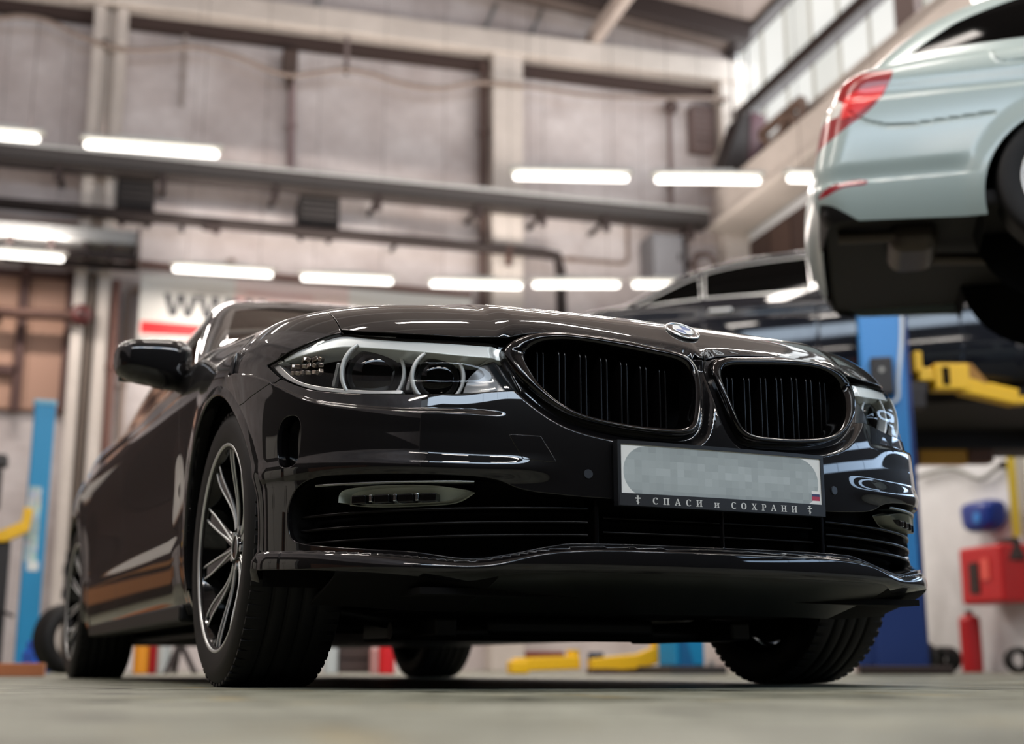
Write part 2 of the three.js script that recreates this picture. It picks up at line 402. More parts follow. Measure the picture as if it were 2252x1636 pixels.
// window bars and panes
struct('window_bar', box(XR - 0.02, WIN1 + 0.03, -2.95, 0.24, 0.26, 23.9, 0.01), darkSteel);
struct('window_bar', box(XR - 0.06, WINM, -2.95, 0.22, 0.20, 23.9, 0.01), darkSteel);
struct('window_sill', box(XR - 0.02, WIN0 - 0.03, -2.95, 0.16, 0.06, 23.9, 0.01), pillarMat);
const paneMat = glow(0xf6f7f2, PANE_GLOW), paneMat2 = glow(0xf0f1ea, PANE_GLOW * 0.88);
const postMat = std(0x6d5f5c, 0.8);
{
  const bays = [[-14.7, -10.05], [-9.55, -4.9], [-4.4, 0.25], [0.75, 5.4]];
  bays.forEach(([z0, z1], b) => {
    const n = 6, w = (z1 - z0) / n;
    for (let i = 0; i < n; i++) for (const [y0, y1] of [[WIN0, WINM - 0.06], [WINM + 0.06, WIN1 - 0.05]]) {
      const p = struct('window_pane', box(XR + 0.09, (y0 + y1) / 2, z0 + (i + 0.5) * w, 0.02, y1 - y0, w - 0.03, 0), (i * 7 + b * 3 + (y0 > 8 ? 1 : 0)) % 3 ? paneMat : paneMat2);
    }
    for (let i = 0; i <= n; i++) struct('window_mullion', box(XR + 0.068, (WIN0 + WIN1) / 2, z0 + i * w, 0.06, WIN1 - WIN0, 0.022, 0.004), std(0xa8a398, 0.7));
    const L = new THREE.RectAreaLight(0xe8eef2, PANE_POWER, z1 - z0, WIN1 - WIN0); L.position.set(XR + 0.05, (WIN0 + WIN1) / 2, (z0 + z1) / 2); L.rotation.set(0, Math.PI / 2, 0); scene.add(L);
  });
  for (const z of [-9.8, -4.65, 0.5, 7.2]) struct('window_post', box(XR + 0.08, (WIN0 + WIN1) / 2, z, 0.3, WIN1 - WIN0, z > 5 ? 3.4 : 0.46, 0.01), postMat);
}
// daylight behind and beside the camera, seen only in the paint: a lower window at the right, a high strip in the front wall
{
  const sky = glow(0xcfe2f4, 1.5), lowSky = glow(0xb4d0f0, 1.2);
  for (const y of [2.16, 2.94]) {
    for (let i = 0; i < 8; i++) struct('window_pane', box(XR + 0.1, y, lerp(LZ0, LZ1, (i + 0.5) / 8), 0.02, 0.30, 1.64, 0), lowSky);
    const L = new THREE.RectAreaLight(0xb4d0f0, DAY_POWER * 0.9, LZ1 - LZ0, 0.30); L.position.set(XR + 0.05, y, (LZ0 + LZ1) / 2); L.rotation.set(0, Math.PI / 2, 0); scene.add(L);
  }
  for (let i = 0; i <= 8; i++) struct('window_mullion', box(XR + 0.1, 2.55, lerp(LZ0, LZ1, i / 8), 0.08, 1.1, 0.07, 0.006), darkSteel);
  struct('window_bar', box(XR + 0.1, 2.55, (LZ0 + LZ1) / 2, 0.10, 0.48, LZ1 - LZ0, 0.006), darkSteel);
  for (let i = 0; i < 8; i++) struct('window_pane', box(XL + 0.6 + (i + 0.5) * 1.75, 7.45, ZF + 0.2, 1.68, 1.2, 0.02, 0), sky);
  for (let i = 0; i <= 8; i++) struct('window_mullion', box(XL + 0.6 + i * 1.75, 7.45, ZF + 0.2, 0.08, 1.3, 0.08, 0.006), darkSteel);
  const M = new THREE.RectAreaLight(0xc9dbee, DAY_POWER * 2.2, 14, 1.2); M.position.set(XL + 7.6, 7.45, ZF + 0.15); M.rotation.set(0, 0, 0); scene.add(M);
}
// dark panels set where the right wall has a dark recess under the beam
{
  const w = struct('recess_2', box(XR - 0.015, 6.0, -12.7, 0.03, 1.1, 3.5, 0.004), std(0x32241f, 0.85));
  for (let i = 0; i < 5; i++) struct('panel', box(XR - 0.04, 6.0, -14.1 + i * 0.69, 0.02, 1.02, 0.64, 0.004), std(i % 2 ? 0x46332b : 0x3b2a24, 0.85), w);
}
// sloping sill beam and brackets along the right wall
struct('beam', [box(7.47, 7.0, -3, 0.5, 0.70, 23, 0.02), box(7.40, 6.70, -3, 0.64, 0.10, 23, 0.02)], pillarMat);

// ---------------------------------------------------------------- ceiling lamps
{
  const housing = std(0xd9d7d0, 0.5), tubeMat = glow(0xfff8ee, LAMP_GLOW);
  const lamp = (a, b, label) => {
    const A = new THREE.Vector3(...a), B = new THREE.Vector3(...b), mid = A.clone().add(B).multiplyScalar(0.5), len = A.distanceTo(B), turn = Math.atan2(-(B.z - A.z), B.x - A.x);
    const t = thing('ceiling_lamp', label, 'lamp', mid.toArray(), turn, 'fluorescent ceiling lamps');
    mk('housing', [box(0, 0.075, 0, len + 0.06, 0.03, 0.15, 0.008), box(0, 0.105, 0, len * 0.5, 0.04, 0.07, 0.008)], housing, t);
    const g = new THREE.CapsuleGeometry(0.036, len - 0.10, 8, 16); g.rotateZ((Math.PI / 2)); mk('tube', g, tubeMat, t);
    for (const s of [-1, 1]) mk('hanger', bar([s * len * 0.36, 0.10, 0], [s * len * 0.36, 10.79 - 0.108 * (mid.x + s * len * 0.36) - mid.y + 0.02, 0], 0.0032, 6), darkSteel, t);
    const L = new THREE.RectAreaLight(0xfff5ec, LAMP_POWER, len, 0.12); L.position.set(mid.x, mid.y - 0.06, mid.z); L.rotation.set(-Math.PI / 2, 0, turn); scene.add(L);
    const U = new THREE.RectAreaLight(0xfff5ec, LAMP_POWER * 1.05, len, 0.10); U.position.set(mid.x, mid.y + 0.14, mid.z); U.rotation.set(Math.PI / 2, 0, turn); scene.add(U);   // the bare tube shines upwards past its narrow housing
  };
  const far = [[[-3.30, 5.15, -13.6], [-2.25, 5.15, -13.6], 'leftmost, its end under the steel duct'], [[-0.92, 5.15, -13.66], [0.39, 5.15, -13.59], 'above the banner letters'], [[0.75, 5.15, -13.62], [1.99, 5.15, -13.48], 'above the sedan roof'], [[2.48, 5.15, -13.44], [3.74, 5.15, -13.22], 'left of the pale middle pillar foot'], [[3.84, 5.15, -13.12], [5.01, 5.15, -12.80], 'crossed by the bent brown pipe'], [[5.15, 5.15, -12.74], [6.30, 5.15, -12.5], 'partly behind the raised dark car']];
  for (const [a, b, w] of far) lamp(a, b, 'glowing ceiling tube in the lower far row, ' + w);
  const mids = [[[-3.10, 5.15, -9.58], [-2.28, 5.15, -9.54], 'leftmost, above the cable tray'], [[-1.89, 5.15, -9.56], [-0.55, 5.15, -9.48], 'crossing the twin pillar'], [[2.48, 5.15, -9.25], [3.71, 5.15, -8.98], 'right of the middle pillar'], [[3.97, 5.15, -8.94], [5.10, 5.15, -8.66], 'below the dark red heater'], [[5.32, 5.15, -8.53], [6.5, 5.15, -8.3], 'ending behind the silver bumper']];
  for (const [a, b, w] of mids) lamp(a, b, 'glowing ceiling tube in the upper nearer row, ' + w);
  for (const z of [-4.6, -0.4, 5.6]) for (let i = 0; i < 6; i++) { const x = -5.6 + i * 2.1; lamp([x, 5.15, z], [x + 1.25, 5.15, z], `glowing ceiling tube over the front of the hall, ${['far', 'middle', 'near'][Math.min(2, Math.round((z + 4.6) / 4.2))]} row, place ${['one', 'two', 'three', 'four', 'five', 'six'][i]} from the left`); }
}
// ================================================================ the dark sedan in front
const black = phys(0x0b0a0b, 0.45, 0.0, { clearcoat: 1, clearcoatRoughness: 0.02, specularIntensity: 0.1 });
const glossTrim = phys(0x070606, 0.10, 0.0, { specularIntensity: 0.9 });
const barTrim = phys(0x080707, 0.26, 0.0, { specularIntensity: 0.55 });
const plastic = phys(0x0a0909, 0.5, 0, { specularIntensity: 0.6 });
const deepBlack = phys(0x040303, 0.85, 0, { specularIntensity: 0.3 });
const slatTrim = phys(0x060505, 0.22, 0, { specularIntensity: 0.22 });
const rubber = phys(0x080707, 0.6, 0, { specularIntensity: 0.6 });
const chrome = std(0xd8dcdd, 0.14, 1.0);
const satin = std(0xc9cccb, 0.34, 0.75);
const lensGlass = phys(0xffffff, 0.0, 0, { transmission: 1, thickness: 0, ior: 1.5, specularIntensity: 0.4 });
const dullGlass = phys(0x050505, 0.06, 0, { specularIntensity: 0.1 });
const darkGlass = phys(0x030303, 0.02, 0, { specularIntensity: 0.5 });

const SCALE = 0.85;   // metres per radian of bearing round the nose
const near = (pts) => outline(pts.map(([f, y]) => [f * SCALE, y]));
const bearing = (x, z) => Math.atan2(Math.abs(x), z);

// lines on the skin, as bearing and height
const hoodLead = polyline([[0, 0.735], [0.03, 0.737], [0.07, 0.748], [0.16, 0.759], [0.27, 0.768], [0.375, 0.772], [0.464, 0.770], [0.512, 0.764], [0.56, 0.752], [0.665, 0.751], [0.797, 0.763], [0.917, 0.777], [0.99, 0.790], [1.3, 0.80]]);
const bumperTop = polyline([[0, 0.732], [0.03, 0.734], [0.07, 0.745], [0.16, 0.756], [0.27, 0.765], [0.375, 0.769], [0.464, 0.767], [0.512, 0.761], [0.545, 0.74], [0.56, 0.70], [0.60, 0.685], [0.9, 0.69], [1.146, 0.688], [1.192, 0.676], [1.24, 0.664], [1.287, 0.650], [1.42, 0.64]]);
const hoodSide = (z) => 0.766 + (0.503 - z) * 0.03;
const headlightPts = rounded([[1.212, 0.731, 1], [1.143, 0.690], [1.051, 0.655], [0.977, 0.639], [0.909, 0.629], [0.829, 0.622], [0.677, 0.617], [0.521, 0.624, 1], [0.548, 0.672], [0.563, 0.707], [0.556, 0.733, 1], [0.662, 0.740], [0.812, 0.752], [0.909, 0.766], [0.985, 0.779], [1.049, 0.769], [1.119, 0.752], [1.18, 0.737]]);
const headlightIn = near(headlightPts);
const stripPts = rounded([[1.19, 0.733, 1], [1.119, 0.748], [1.049, 0.763], [0.985, 0.773], [0.909, 0.760], [0.812, 0.746], [0.662, 0.733], [0.562, 0.726, 1], [0.572, 0.702, 1], [0.66, 0.708], [0.775, 0.722], [0.902, 0.739], [0.975, 0.748], [1.05, 0.744], [1.12, 0.738]]);
const stripIn = near(stripPts);
const intakePts = rounded([[0, 0.395, 1], [0.30, 0.395], [0.45, 0.402], [0.517, 0.411], [0.58, 0.431], [0.70, 0.441], [0.929, 0.449], [0.998, 0.447], [1.05, 0.43], [1.078, 0.39], [1.078, 0.345], [1.064, 0.318], [1.03, 0.305], [0.946, 0.294], [0.833, 0.284], [0.747, 0.278], [0.631, 0.263], [0.545, 0.272], [0.443, 0.291], [0.36, 0.297], [0, 0.297, 1]]);
const intakeIn = near([...intakePts, [-0.2, 0.297], [-0.2, 0.395]]);
const fogPts = rounded([[0.935, 0.390, 1], [0.925, 0.414], [0.86, 0.421], [0.78, 0.421], [0.70, 0.417], [0.632, 0.407, 1], [0.674, 0.387], [0.76, 0.382], [0.86, 0.383]]);
const fogIn = near(fogPts);
const slotPts = rounded([[1.125, 0.565], [1.105, 0.592], [1.065, 0.592], [1.045, 0.565], [1.045, 0.505], [1.06, 0.478], [1.10, 0.478], [1.12, 0.505]]);
const slotIn = near(slotPts);
const towPts = [[0.541, 0.524], [0.472, 0.521], [0.437, 0.468], [0.510, 0.473]];
const towIn = near(rounded(towPts.map((p) => [...p, 1]), 2));
const kidneyOuter = rounded([[0.470, 0.712], [0.460, 0.733], [0.436, 0.749], [0.400, 0.762], [0.330, 0.769], [0.214, 0.763], [0.129, 0.752], [0.066, 0.744], [0.034, 0.732], [0.020, 0.706], [0.021, 0.680], [0.030, 0.630], [0.043, 0.578], [0.060, 0.552], [0.090, 0.541], [0.140, 0.540], [0.230, 0.545], [0.310, 0.558], [0.362, 0.576], [0.404, 0.605], [0.440, 0.643], [0.461, 0.680]], 5);
const kidneyInner = rounded([[0.426, 0.700], [0.416, 0.722], [0.390, 0.738], [0.355, 0.746], [0.305, 0.747], [0.220, 0.739], [0.137, 0.729], [0.080, 0.722], [0.052, 0.711], [0.041, 0.690], [0.041, 0.665], [0.053, 0.611], [0.064, 0.578], [0.080, 0.563], [0.105, 0.557], [0.145, 0.556], [0.201, 0.557], [0.285, 0.567], [0.336, 0.581], [0.376, 0.606], [0.405, 0.640], [0.420, 0.672]], 5);
const kidneyD = outline(kidneyOuter);

// reliefs of the skin: chin, ledges, creases, flares
const chinY = spline([-0.1, 0, 0.2, 0.34, 0.42, 0.49, 0.555, 0.62, 0.70, 0.78, 0.86, 0.95], [0.291, 0.291, 0.291, 0.289, 0.281, 0.268, 0.259, 0.264, 0.274, 0.283, 0.292, 0.30]);
const ledgeY = spline([0, 0.50, 0.567, 0.705, 0.765, 0.815, 0.853, 0.89, 1], [0.56, 0.566, 0.572, 0.583, 0.596, 0.613, 0.640, 0.685, 0.80]);
const beltY = spline([-4.2, -3.4, -2.6, -1.5, -0.55, 0.1, 0.4], [0.87, 0.875, 0.868, 0.845, 0.822, 0.80, 0.775]);
carExtra = (X, y, z) => {
  let d = 0;
  if (z > 0.15) {
    // chin
    const t = chinY(X) - y;
    if (t > 0) { const w = lerp(0.010, 0.032, sstep(0.42, 0.62, X)), u = 1 - Math.min(1, t / w); d += Math.sqrt(1 - u * u) * (0.019 + 0.10 * Math.min(t, 0.045)) * (1 - 0.5 * sstep(0.05, 0.12, t)); }
    // recess round the kidneys, ledge below them
    if (y > 0.47 && X < 0.6) {
      const k = kidneyD(X, y);
      if (k < 0.06) d -= 0.020 * (1 - sstep(0.010, 0.033, k)) * sstep(0.80, 0.70, y);
      else d += 0;
    }
    // ledge under the headlights
    if (X > 0.42 && y > 0.5) {
      const u = y - ledgeY(X), w = sstep(0.47, 0.60, X) * sstep(0.05, 0.12, z);
      d -= 0.013 * w * sstep(-0.004, 0.010, u) * (1 - sstep(0.07, 0.12, u));
      d += 0.004 * w * sstep(-0.05, 0.0, u) * (1 - sstep(0.0, 0.01, u));
    }
    // brow over the lower intake
    if (y > 0.40 && y < 0.52 && X > 0.35) { const q = y - lerp(0.452, 0.470, sstep(0.5, 0.85, X)); d += 0.008 * sstep(0.35, 0.5, X) * (1 - sstep(0, 0.035, Math.abs(q))); }
  }
  // power lines on the bonnet
  if (y > 0.72 && z > -0.7) {
    const e = lerp(0.60, 0.445, sstep(-0.6, 0.72, z)) - X;
    d += 0.009 * sstep(-0.03, 0.02, e) * sstep(0.76, 0.70, z);
  }
  // flanks
  if (X > 0.7 && z < 0.45 && y > 0.15) {
    const w = sstep(0.35, 0.1, z) * sstep(-4.0, -3.4, z), b = y - beltY(z);
    d -= 0.012 * w * (sstep(-0.003, 0.014, b) - 0.6 * sstep(0.02, 0.08, b));
    d -= 0.011 * sstep(-0.42, -0.7, z) * sstep(-2.6, -2.3, z) * Math.exp(-Math.pow((y - 0.56) / 0.11, 2));
    d += 0.012 * sstep(-0.42, -0.6, z) * sstep(-2.6, -2.4, z) * sstep(0.42, 0.36, y);
    for (const wz of [0, -2.975]) { const r = Math.hypot(z - wz, y - 0.345); if (r < 0.55) d += 0.010 * (1 - sstep(0.385, 0.50, r)) * sstep(0.10, 0.25, y); }
  }
  return d;
};
const ARCH_R = 0.376, ARCH_Y = 0.345;
const archFree = (y, z) => Math.min(Math.hypot(z, y - ARCH_Y), Math.hypot(z + 2.975, y - ARCH_Y)) - ARCH_R;
const BOTTOM = 0.185;
// the skin seen along one bearing and height: the point there
function onSkin(f, y, deep = 0) {
  const hx = Math.sin(f), hz = Math.cos(f); let a = 0.2, b = 1.3;
  for (let i = 0; i < 34; i++) { const m = (a + b) / 2; if (carF(hx * m, y, hz * m) < -deep) a = m; else b = m; }
  return [hx * a, y, hz * a];
}
function frontZ(x, y, deep = 0) { let a = 0.1, b = 1.1; for (let i = 0; i < 34; i++) { const m = (a + b) / 2; if (carF(x, y, m) < -deep) a = m; else b = m; } return a; }
const near2 = (s, y, deep) => onSkin(s, y, deep);

const sedan = thing('sedan', 'glossy black sedan with twin oval grilles parked low on the concrete floor', 'car', [0, 0, 0], 8.9 * Math.PI / 180);
const GAP = 0.0022;
const frontRange = { a: [0, HALF - 0.02], na: 330, nb: 400 };
const spoilerTop = (X) => lerp(0.236, chinY(X) - 0.040, sstep(0.40, 0.55, X));
{
  // bumper, both halves in one piece
  const keep = (slot) => (x, y, z) => {
    if (z < 0.02) return -1;
    const f = bearing(x, z);
    let k = Math.min(bumperTop(f) - GAP - y, y - spoilerTop(Math.abs(x)) - 0.001, archFree(y, z), z - 0.03);
    if (k < -0.02) return k;
    if (y > 0.5 && f < 0.64) k = Math.min(k, kidneyD(x, y) + 0.012);
    if (y > 0.55 && f > 0.45) k = Math.min(k, headlightIn(f * SCALE, y) - 0.003);
    if (y < 0.5) k = Math.min(k, intakeIn(f * SCALE, y));
    if (slot && y < 0.65 && f > 0.98) k = Math.min(k, slotIn(f * SCALE, y));
    return k;
  };
  const [slotted, plain] = [true, false].map((slot) => skin({ hit: carHit, ...frontRange, b: [-0.62, 0.36], keep: keep(slot), F: carF }));   // the corner slot shows on one side only
  mk('front_bumper', [plain, mirrored(slotted)], black, sedan);
  for (const [name, from, to, m] of [['spoiler_middle', -1, 0.50, phys(0x131311, 0.3, 0, { specularIntensity: 0.8 })], ['spoiler_side', 0.503, 0.79, deepBlack]]) {  // side pieces blacker: shadow under the bumper corners put into the colour
    const q = skin({ hit: carHit, ...frontRange, nb: 130, b: [-0.62, -0.22], F: carF, keep: (x, y, z) => z < 0.02 ? -1 : Math.min(spoilerTop(Math.abs(x)) - 0.001 - y, y - lerp(0.165, 0.185, sstep(0.5, 0.9, Math.abs(x))), archFree(y, z), z - 0.03, Math.abs(x) - from, to - Math.abs(x)), rim: 0.008 });
    if (from < 0) mk(name, both(q), m, sedan); else { mk(name, q, m, sedan); mk(name, mirrored(q), m, sedan); }
  }
  const lid = skin({ hit: (s, e, o2, k) => { carHit(s, e, o2, k); const r = carRay(s, e); for (let c = 0; c < 3; c++) o2[k + c] += r[3 + c] * 0.0012; return o2; }, a: [0.40, 0.58], b: [-0.08, 0.05], na: 60, nb: 50, keep: (x, y, z) => -towIn(bearing(x, z) * SCALE, y), F: carF, rim: 0.006 });
  mk('towing_cover', mirrored(lid), black, sedan);
}
{
  // bonnet, seen as heights over the plan
  const hit = (x, z, out, o) => { let a = 0.45, b = 1.2; for (let i = 0; i < 30; i++) { const m = (a + b) / 2; if (carF(x, m, z) < 0) a = m; else b = m; } out[o] = x; out[o + 1] = a; out[o + 2] = z; return out; };
  const keep = (x, y, z) => {
    const f = bearing(x, z);
    let k = Math.min(hoodSide(z) - GAP - Math.abs(x), z + 0.57 + 0.30 * x * x);
    if (z > 0.1 && f < 1.1) k = Math.min(k, y - hoodLead(f) - GAP);
    return k;
  };
  const g = skin({ hit, a: [0, 0.80], b: [-0.86, 0.86], na: 130, nb: 330, keep, F: carF });
  mk('bonnet', both(g), black, sedan);
}
{
  const DOOR = -0.53;
  const keep = (x, y, z) => {
    const f = bearing(x, z), X = Math.abs(x);
    let k = Math.min(X - hoodSide(Math.min(z, 0.503)) - GAP, z - DOOR - GAP - 0.05 * sstep(0.5, 0.2, y), archFree(y, z), y - 0.19);
    if (z > 0) k = Math.min(k, y - bumperTop(f) - GAP);
    if (f < 1.35) { k = Math.min(k, headlightIn(f * SCALE, y) - 0.003); if (f < 0.985) k = Math.min(k, f - 0.985); }
    return k;
  };
  const g = skin({ hit: carHit, a: [0.9, HALF + 0.62], b: [-0.42, 0.72], na: 190, nb: 240, keep, F: carF });
  mk('fender', g, black, sedan); mk('fender', mirrored(g), black, sedan);
}
// doors and rear quarters
function sideLimit(y, X) { return Math.min(0.985 - y, y - 0.19); }
for (const [name, z1, z0, na] of [['front_door', -0.53, -1.66, 150], ['rear_door', -1.66, -2.62, 130], ['rear_quarter_panel', -2.62, -4.15, 170]]) {
  const keep = (x, y, z) => {
    const cur = name === 'front_door' ? 0.05 * sstep(0.5, 0.2, y) : 0;
    let k = Math.min(z1 + cur - GAP - z, z - z0 - GAP, archFree(y, z), name === 'rear_quarter_panel' ? Math.min(y - 0.24, Math.abs(x) - 0.62 + 0.0) : sideLimit(y, x));
    if (name === 'rear_door') k = Math.min(k, Math.hypot(z + 2.975, y - ARCH_Y) - 0.42);
    if (name === 'rear_quarter_panel') k = Math.min(k, 1.2 - y);
    return k;
  };
  const g = skin({ hit: carHit, a: [HALF - z1 - 0.1, HALF - z0 + 0.02], b: name === 'rear_quarter_panel' ? [-0.35, 0.75] : [-0.36, 0.6], na, nb: 150, keep, F: carF });
  mk(name, g, black, sedan); mk(name, mirrored(g), black, sedan);
}
{
  // tail and boot lid
  const hit = (x, e, out, o) => {   // round the back from a point inside
    const c = Math.cos(e), s = Math.sin(e); let a = 0.1, b = 1.9;
    for (let i = 0; i < 30; i++) { const m = (a + b) / 2; if (carF(x, 0.6 + s * m, -3.1 - c * m) < 0) a = m; else b = m; }
    out[o] = x; out[o + 1] = 0.6 + s * a; out[o + 2] = -3.1 - c * a; return out;
  };
  const tail = skin({ hit, a: [0, 0.88], b: [-0.42, 0.10], na: 50, nb: 50, keep: (x, y, z) => Math.min(y - 0.24, -3.6 - z), F: carF });
  mk('rear_bumper', both(tail), black, sedan);
  const lid = skin({ hit, a: [0, 0.70], b: [0.104, 1.7], na: 50, nb: 90, keep: (x, y, z) => Math.min(-3.22 - z, y - 0.5, 0.62 - GAP - Math.abs(x)), F: carF });
  mk('boot_lid', both(lid), black, sedan);
}
{
  // dark inner body behind every gap and opening, open over the wheels
  const inner = (s, e, out, o) => { carHit(s, e, out, o); const r = carRay(s, e), d = s < HALF ? 0.14 : 0.08; for (let c = 0; c < 3; c++) out[o + c] -= r[3 + c] * d; return out; };
  const keep = (x, y, z) => Math.min(archFree(y, z) + 0.0, y - 0.2, 1.0 - y);
  const g = skin({ hit: inner, a: [0, HALF + 4.0], b: [-0.40, 0.7], na: 180, nb: 50, keep, F: carF, rim: 0 });
  const floorPan = [box(0, 0.205, -1.5, 1.5, 0.02, 3.9, 0), box(0, 0.20, 0.42, 1.30, 0.014, 0.62, 0)];
  const bulk = [box(0, 0.55, -0.42, 1.5, 0.7, 0.02, 0), box(0, 0.55, -2.5, 1.4, 0.7, 0.02, 0), box(0, 0.6, 0.42, 1.2, 0.5, 0.02, 0)];
  mk('inner_body', [both(g), ...floorPan, ...bulk], deepBlack, sedan);
  // wheel housings
  for (const s of [-1, 1]) for (const wz of [0, -2.975]) {
    const h = new THREE.CylinderGeometry(0.40, 0.40, 0.34, 40, 1, true, -1.9, 3.8); h.rotateZ(Math.PI / 2); h.rotateX(0);
    const cap = new THREE.RingGeometry(0.0, 0.40, 40, 1, -0.32, Math.PI + 0.64); cap.rotateY(s < 0 ? -Math.PI / 2 : Math.PI / 2); cap.translate(-s * 0.17, 0, 0);
    const q = merged([cap, arcShell(0.395, 0.34)]); q.translate(s * 0.72, ARCH_Y, wz);
    mk('wheel_housing', q, deepBlack, sedan);
  }
}
function arcShell(r, w) {   // a half tunnel over a wheel, axis along x
  const pos = [], idx = [], n = 40;
  for (let i = 0; i <= n; i++) { const t = -0.32 + (Math.PI + 0.64) * i / n; for (const x of [-w / 2, w / 2]) pos.push(x, Math.sin(t) * r, Math.cos(t) * r); }
  for (let i = 0; i < n; i++) idx.push(2 * i, 2 * i + 1, 2 * i + 3, 2 * i, 2 * i + 3, 2 * i + 2);
  const g = new THREE.BufferGeometry(); g.setAttribute('position', new THREE.BufferAttribute(new Float32Array(pos), 3)); g.setIndex(idx); g.computeVertexNormals(); return g;
}
// ---------------------------------------------------------------- roof, glass, seats
const roofH = spline([-3.75, -3.4, -3.0, -2.6, -2.2, -1.8, -1.5, -1.3, -1.05, -0.8, -0.55, -0.2], [0.93, 1.085, 1.265, 1.395, 1.455, 1.462, 1.425, 1.368, 1.262, 1.138, 1.00, 0.80]);
const greenW = spline([0.85, 0.95, 1.1, 1.25, 1.38, 1.48], [0.872, 0.840, 0.782, 0.710, 0.630, 0.56]);
function greenF(x, y, z) {
  const X = Math.abs(x), zz = z + 0.24 * X * X * sstep(-1.9, -1.1, z) - 0.20 * X * X * sstep(-2.3, -2.9, z);
  const f1 = (y - (roofH(zz) - 0.07 * X * X)) * lerp(0.86, 1, sstep(-1.2, -1.6, z));
  const f2 = (X - (greenW(y) - 0.05 * sstep(-2.2, -3.4, z))) * 0.9;
  return rmax(f1, f2, 0.05);
}
function greenHit(az, el, out, o) {
  const c = Math.cos(el), dx = Math.sin(az) * c, dy = Math.sin(el), dz = Math.cos(az) * c; let a = 0.2, b = 2.6;
  for (let i = 0; i < 30; i++) { const m = (a + b) / 2; if (greenF(dx * m, 0.8 + dy * m, -1.75 + dz * m) < 0) a = m; else b = m; }
  out[o] = dx * a; out[o + 1] = 0.8 + dy * a; out[o + 2] = -1.75 + dz * a; return out;
}
const tinted = phys(0x9aa6a2, 0.0, 0, { transmission: 1, thickness: 0, ior: 1.5 });
{
  const frontSide = outline(rounded([[-0.86, 0.985, 1], [-1.62, 0.99, 1], [-1.62, 1.365, 1], [-1.46, 1.352], [-1.22, 1.245], [-1.0, 1.105]], 4));
  const rearSide = outline(rounded([[-1.70, 0.99, 1], [-2.50, 0.995, 1], [-2.72, 1.06], [-2.86, 1.155, 1], [-2.6, 1.29], [-2.2, 1.372], [-1.70, 1.375, 1]], 4));
  const wind = (x, y, z) => Math.min(z + 1.285 - 0.05 * x * x, greenW(y) - 0.062 - Math.abs(x));
  const back = (x, y, z) => Math.min(-2.62 - z, greenW(y) - 0.12 - Math.abs(x), y - 1.09);
  const low = (y) => y - 0.965;
  const range = { hit: greenHit, a: [0, Math.PI], b: [0.05, HALF - 0.001], na: 200, nb: 90, F: greenF };
  const shell = skin({ ...range, keep: (x, y, z) => Math.min(low(y), -wind(x, y, z), -back(x, y, z), Math.abs(x) > 0.5 ? Math.min(frontSide(z, y), rearSide(z, y)) : 1) });
  mk('roof', both(shell), black, sedan);
  mk('windscreen', both(skin({ ...range, a: [0, 1.2], na: 60, nb: 50, keep: (x, y, z) => Math.min(low(y), wind(x, y, z) - 0.002), rim: 0 })), tinted, sedan);
  mk('rear_window', both(skin({ ...range, a: [2, Math.PI], na: 50, nb: 50, keep: (x, y, z) => Math.min(low(y), back(x, y, z) - 0.002), rim: 0 })), tinted, sedan);
  for (const q of [frontSide, rearSide]) {
    const g = skin({ ...range, a: [0.6, 2.6], na: 90, nb: 60, keep: (x, y, z) => Math.abs(x) > 0.5 ? -q(z, y) - 0.002 : -1, rim: 0 });
    mk('side_window', g, tinted, sedan); mk('side_window', mirrored(g), tinted, sedan);
  }
  // cabin
  const seat = (x, z) => {
    const b = box(0, 0.98, 0, 0.50, 0.62, 0.12, 0.05); b.rotateX(-0.18); b.translate(x, 0, z + 0.18);
    const h = box(x, 1.265, z - 0.05, 0.27, 0.17, 0.10, 0.045);
    return merged([b, h]);
  };
  for (const x of [-0.38, 0.38]) mk('seat', seat(x, -1.72), plastic, sedan);
  mk('rear_bench', [box(0, 0.95, -2.62, 1.2, 0.5, 0.14, 0.05), box(-0.36, 1.22, -2.66, 0.24, 0.13, 0.09, 0.04), box(0.36, 1.22, -2.66, 0.24, 0.13, 0.09, 0.04)], plastic, sedan);
  mk('dashboard', box(0, 0.93, -0.98, 1.38, 0.14, 0.36, 0.05), plastic, sedan);
  const w = new THREE.TorusGeometry(0.185, 0.014, 10, 40); w.rotateX(-0.4); w.translate(0.38, 1.0, -1.22);
  mk('steering_wheel', [w, bar([0.2, 1.0, -1.22], [0.56, 1.0, -1.22], 0.016), bar([0.38, 1.0, -1.22], [0.38, 0.93, -1.05], 0.02)], plastic, sedan);
  mk('rear_view_mirror', [box(0, 1.285, -1.30, 0.24, 0.06, 0.03, 0.014), bar([0, 1.30, -1.30], [0, 1.36, -1.33], 0.01)], plastic, sedan);
}
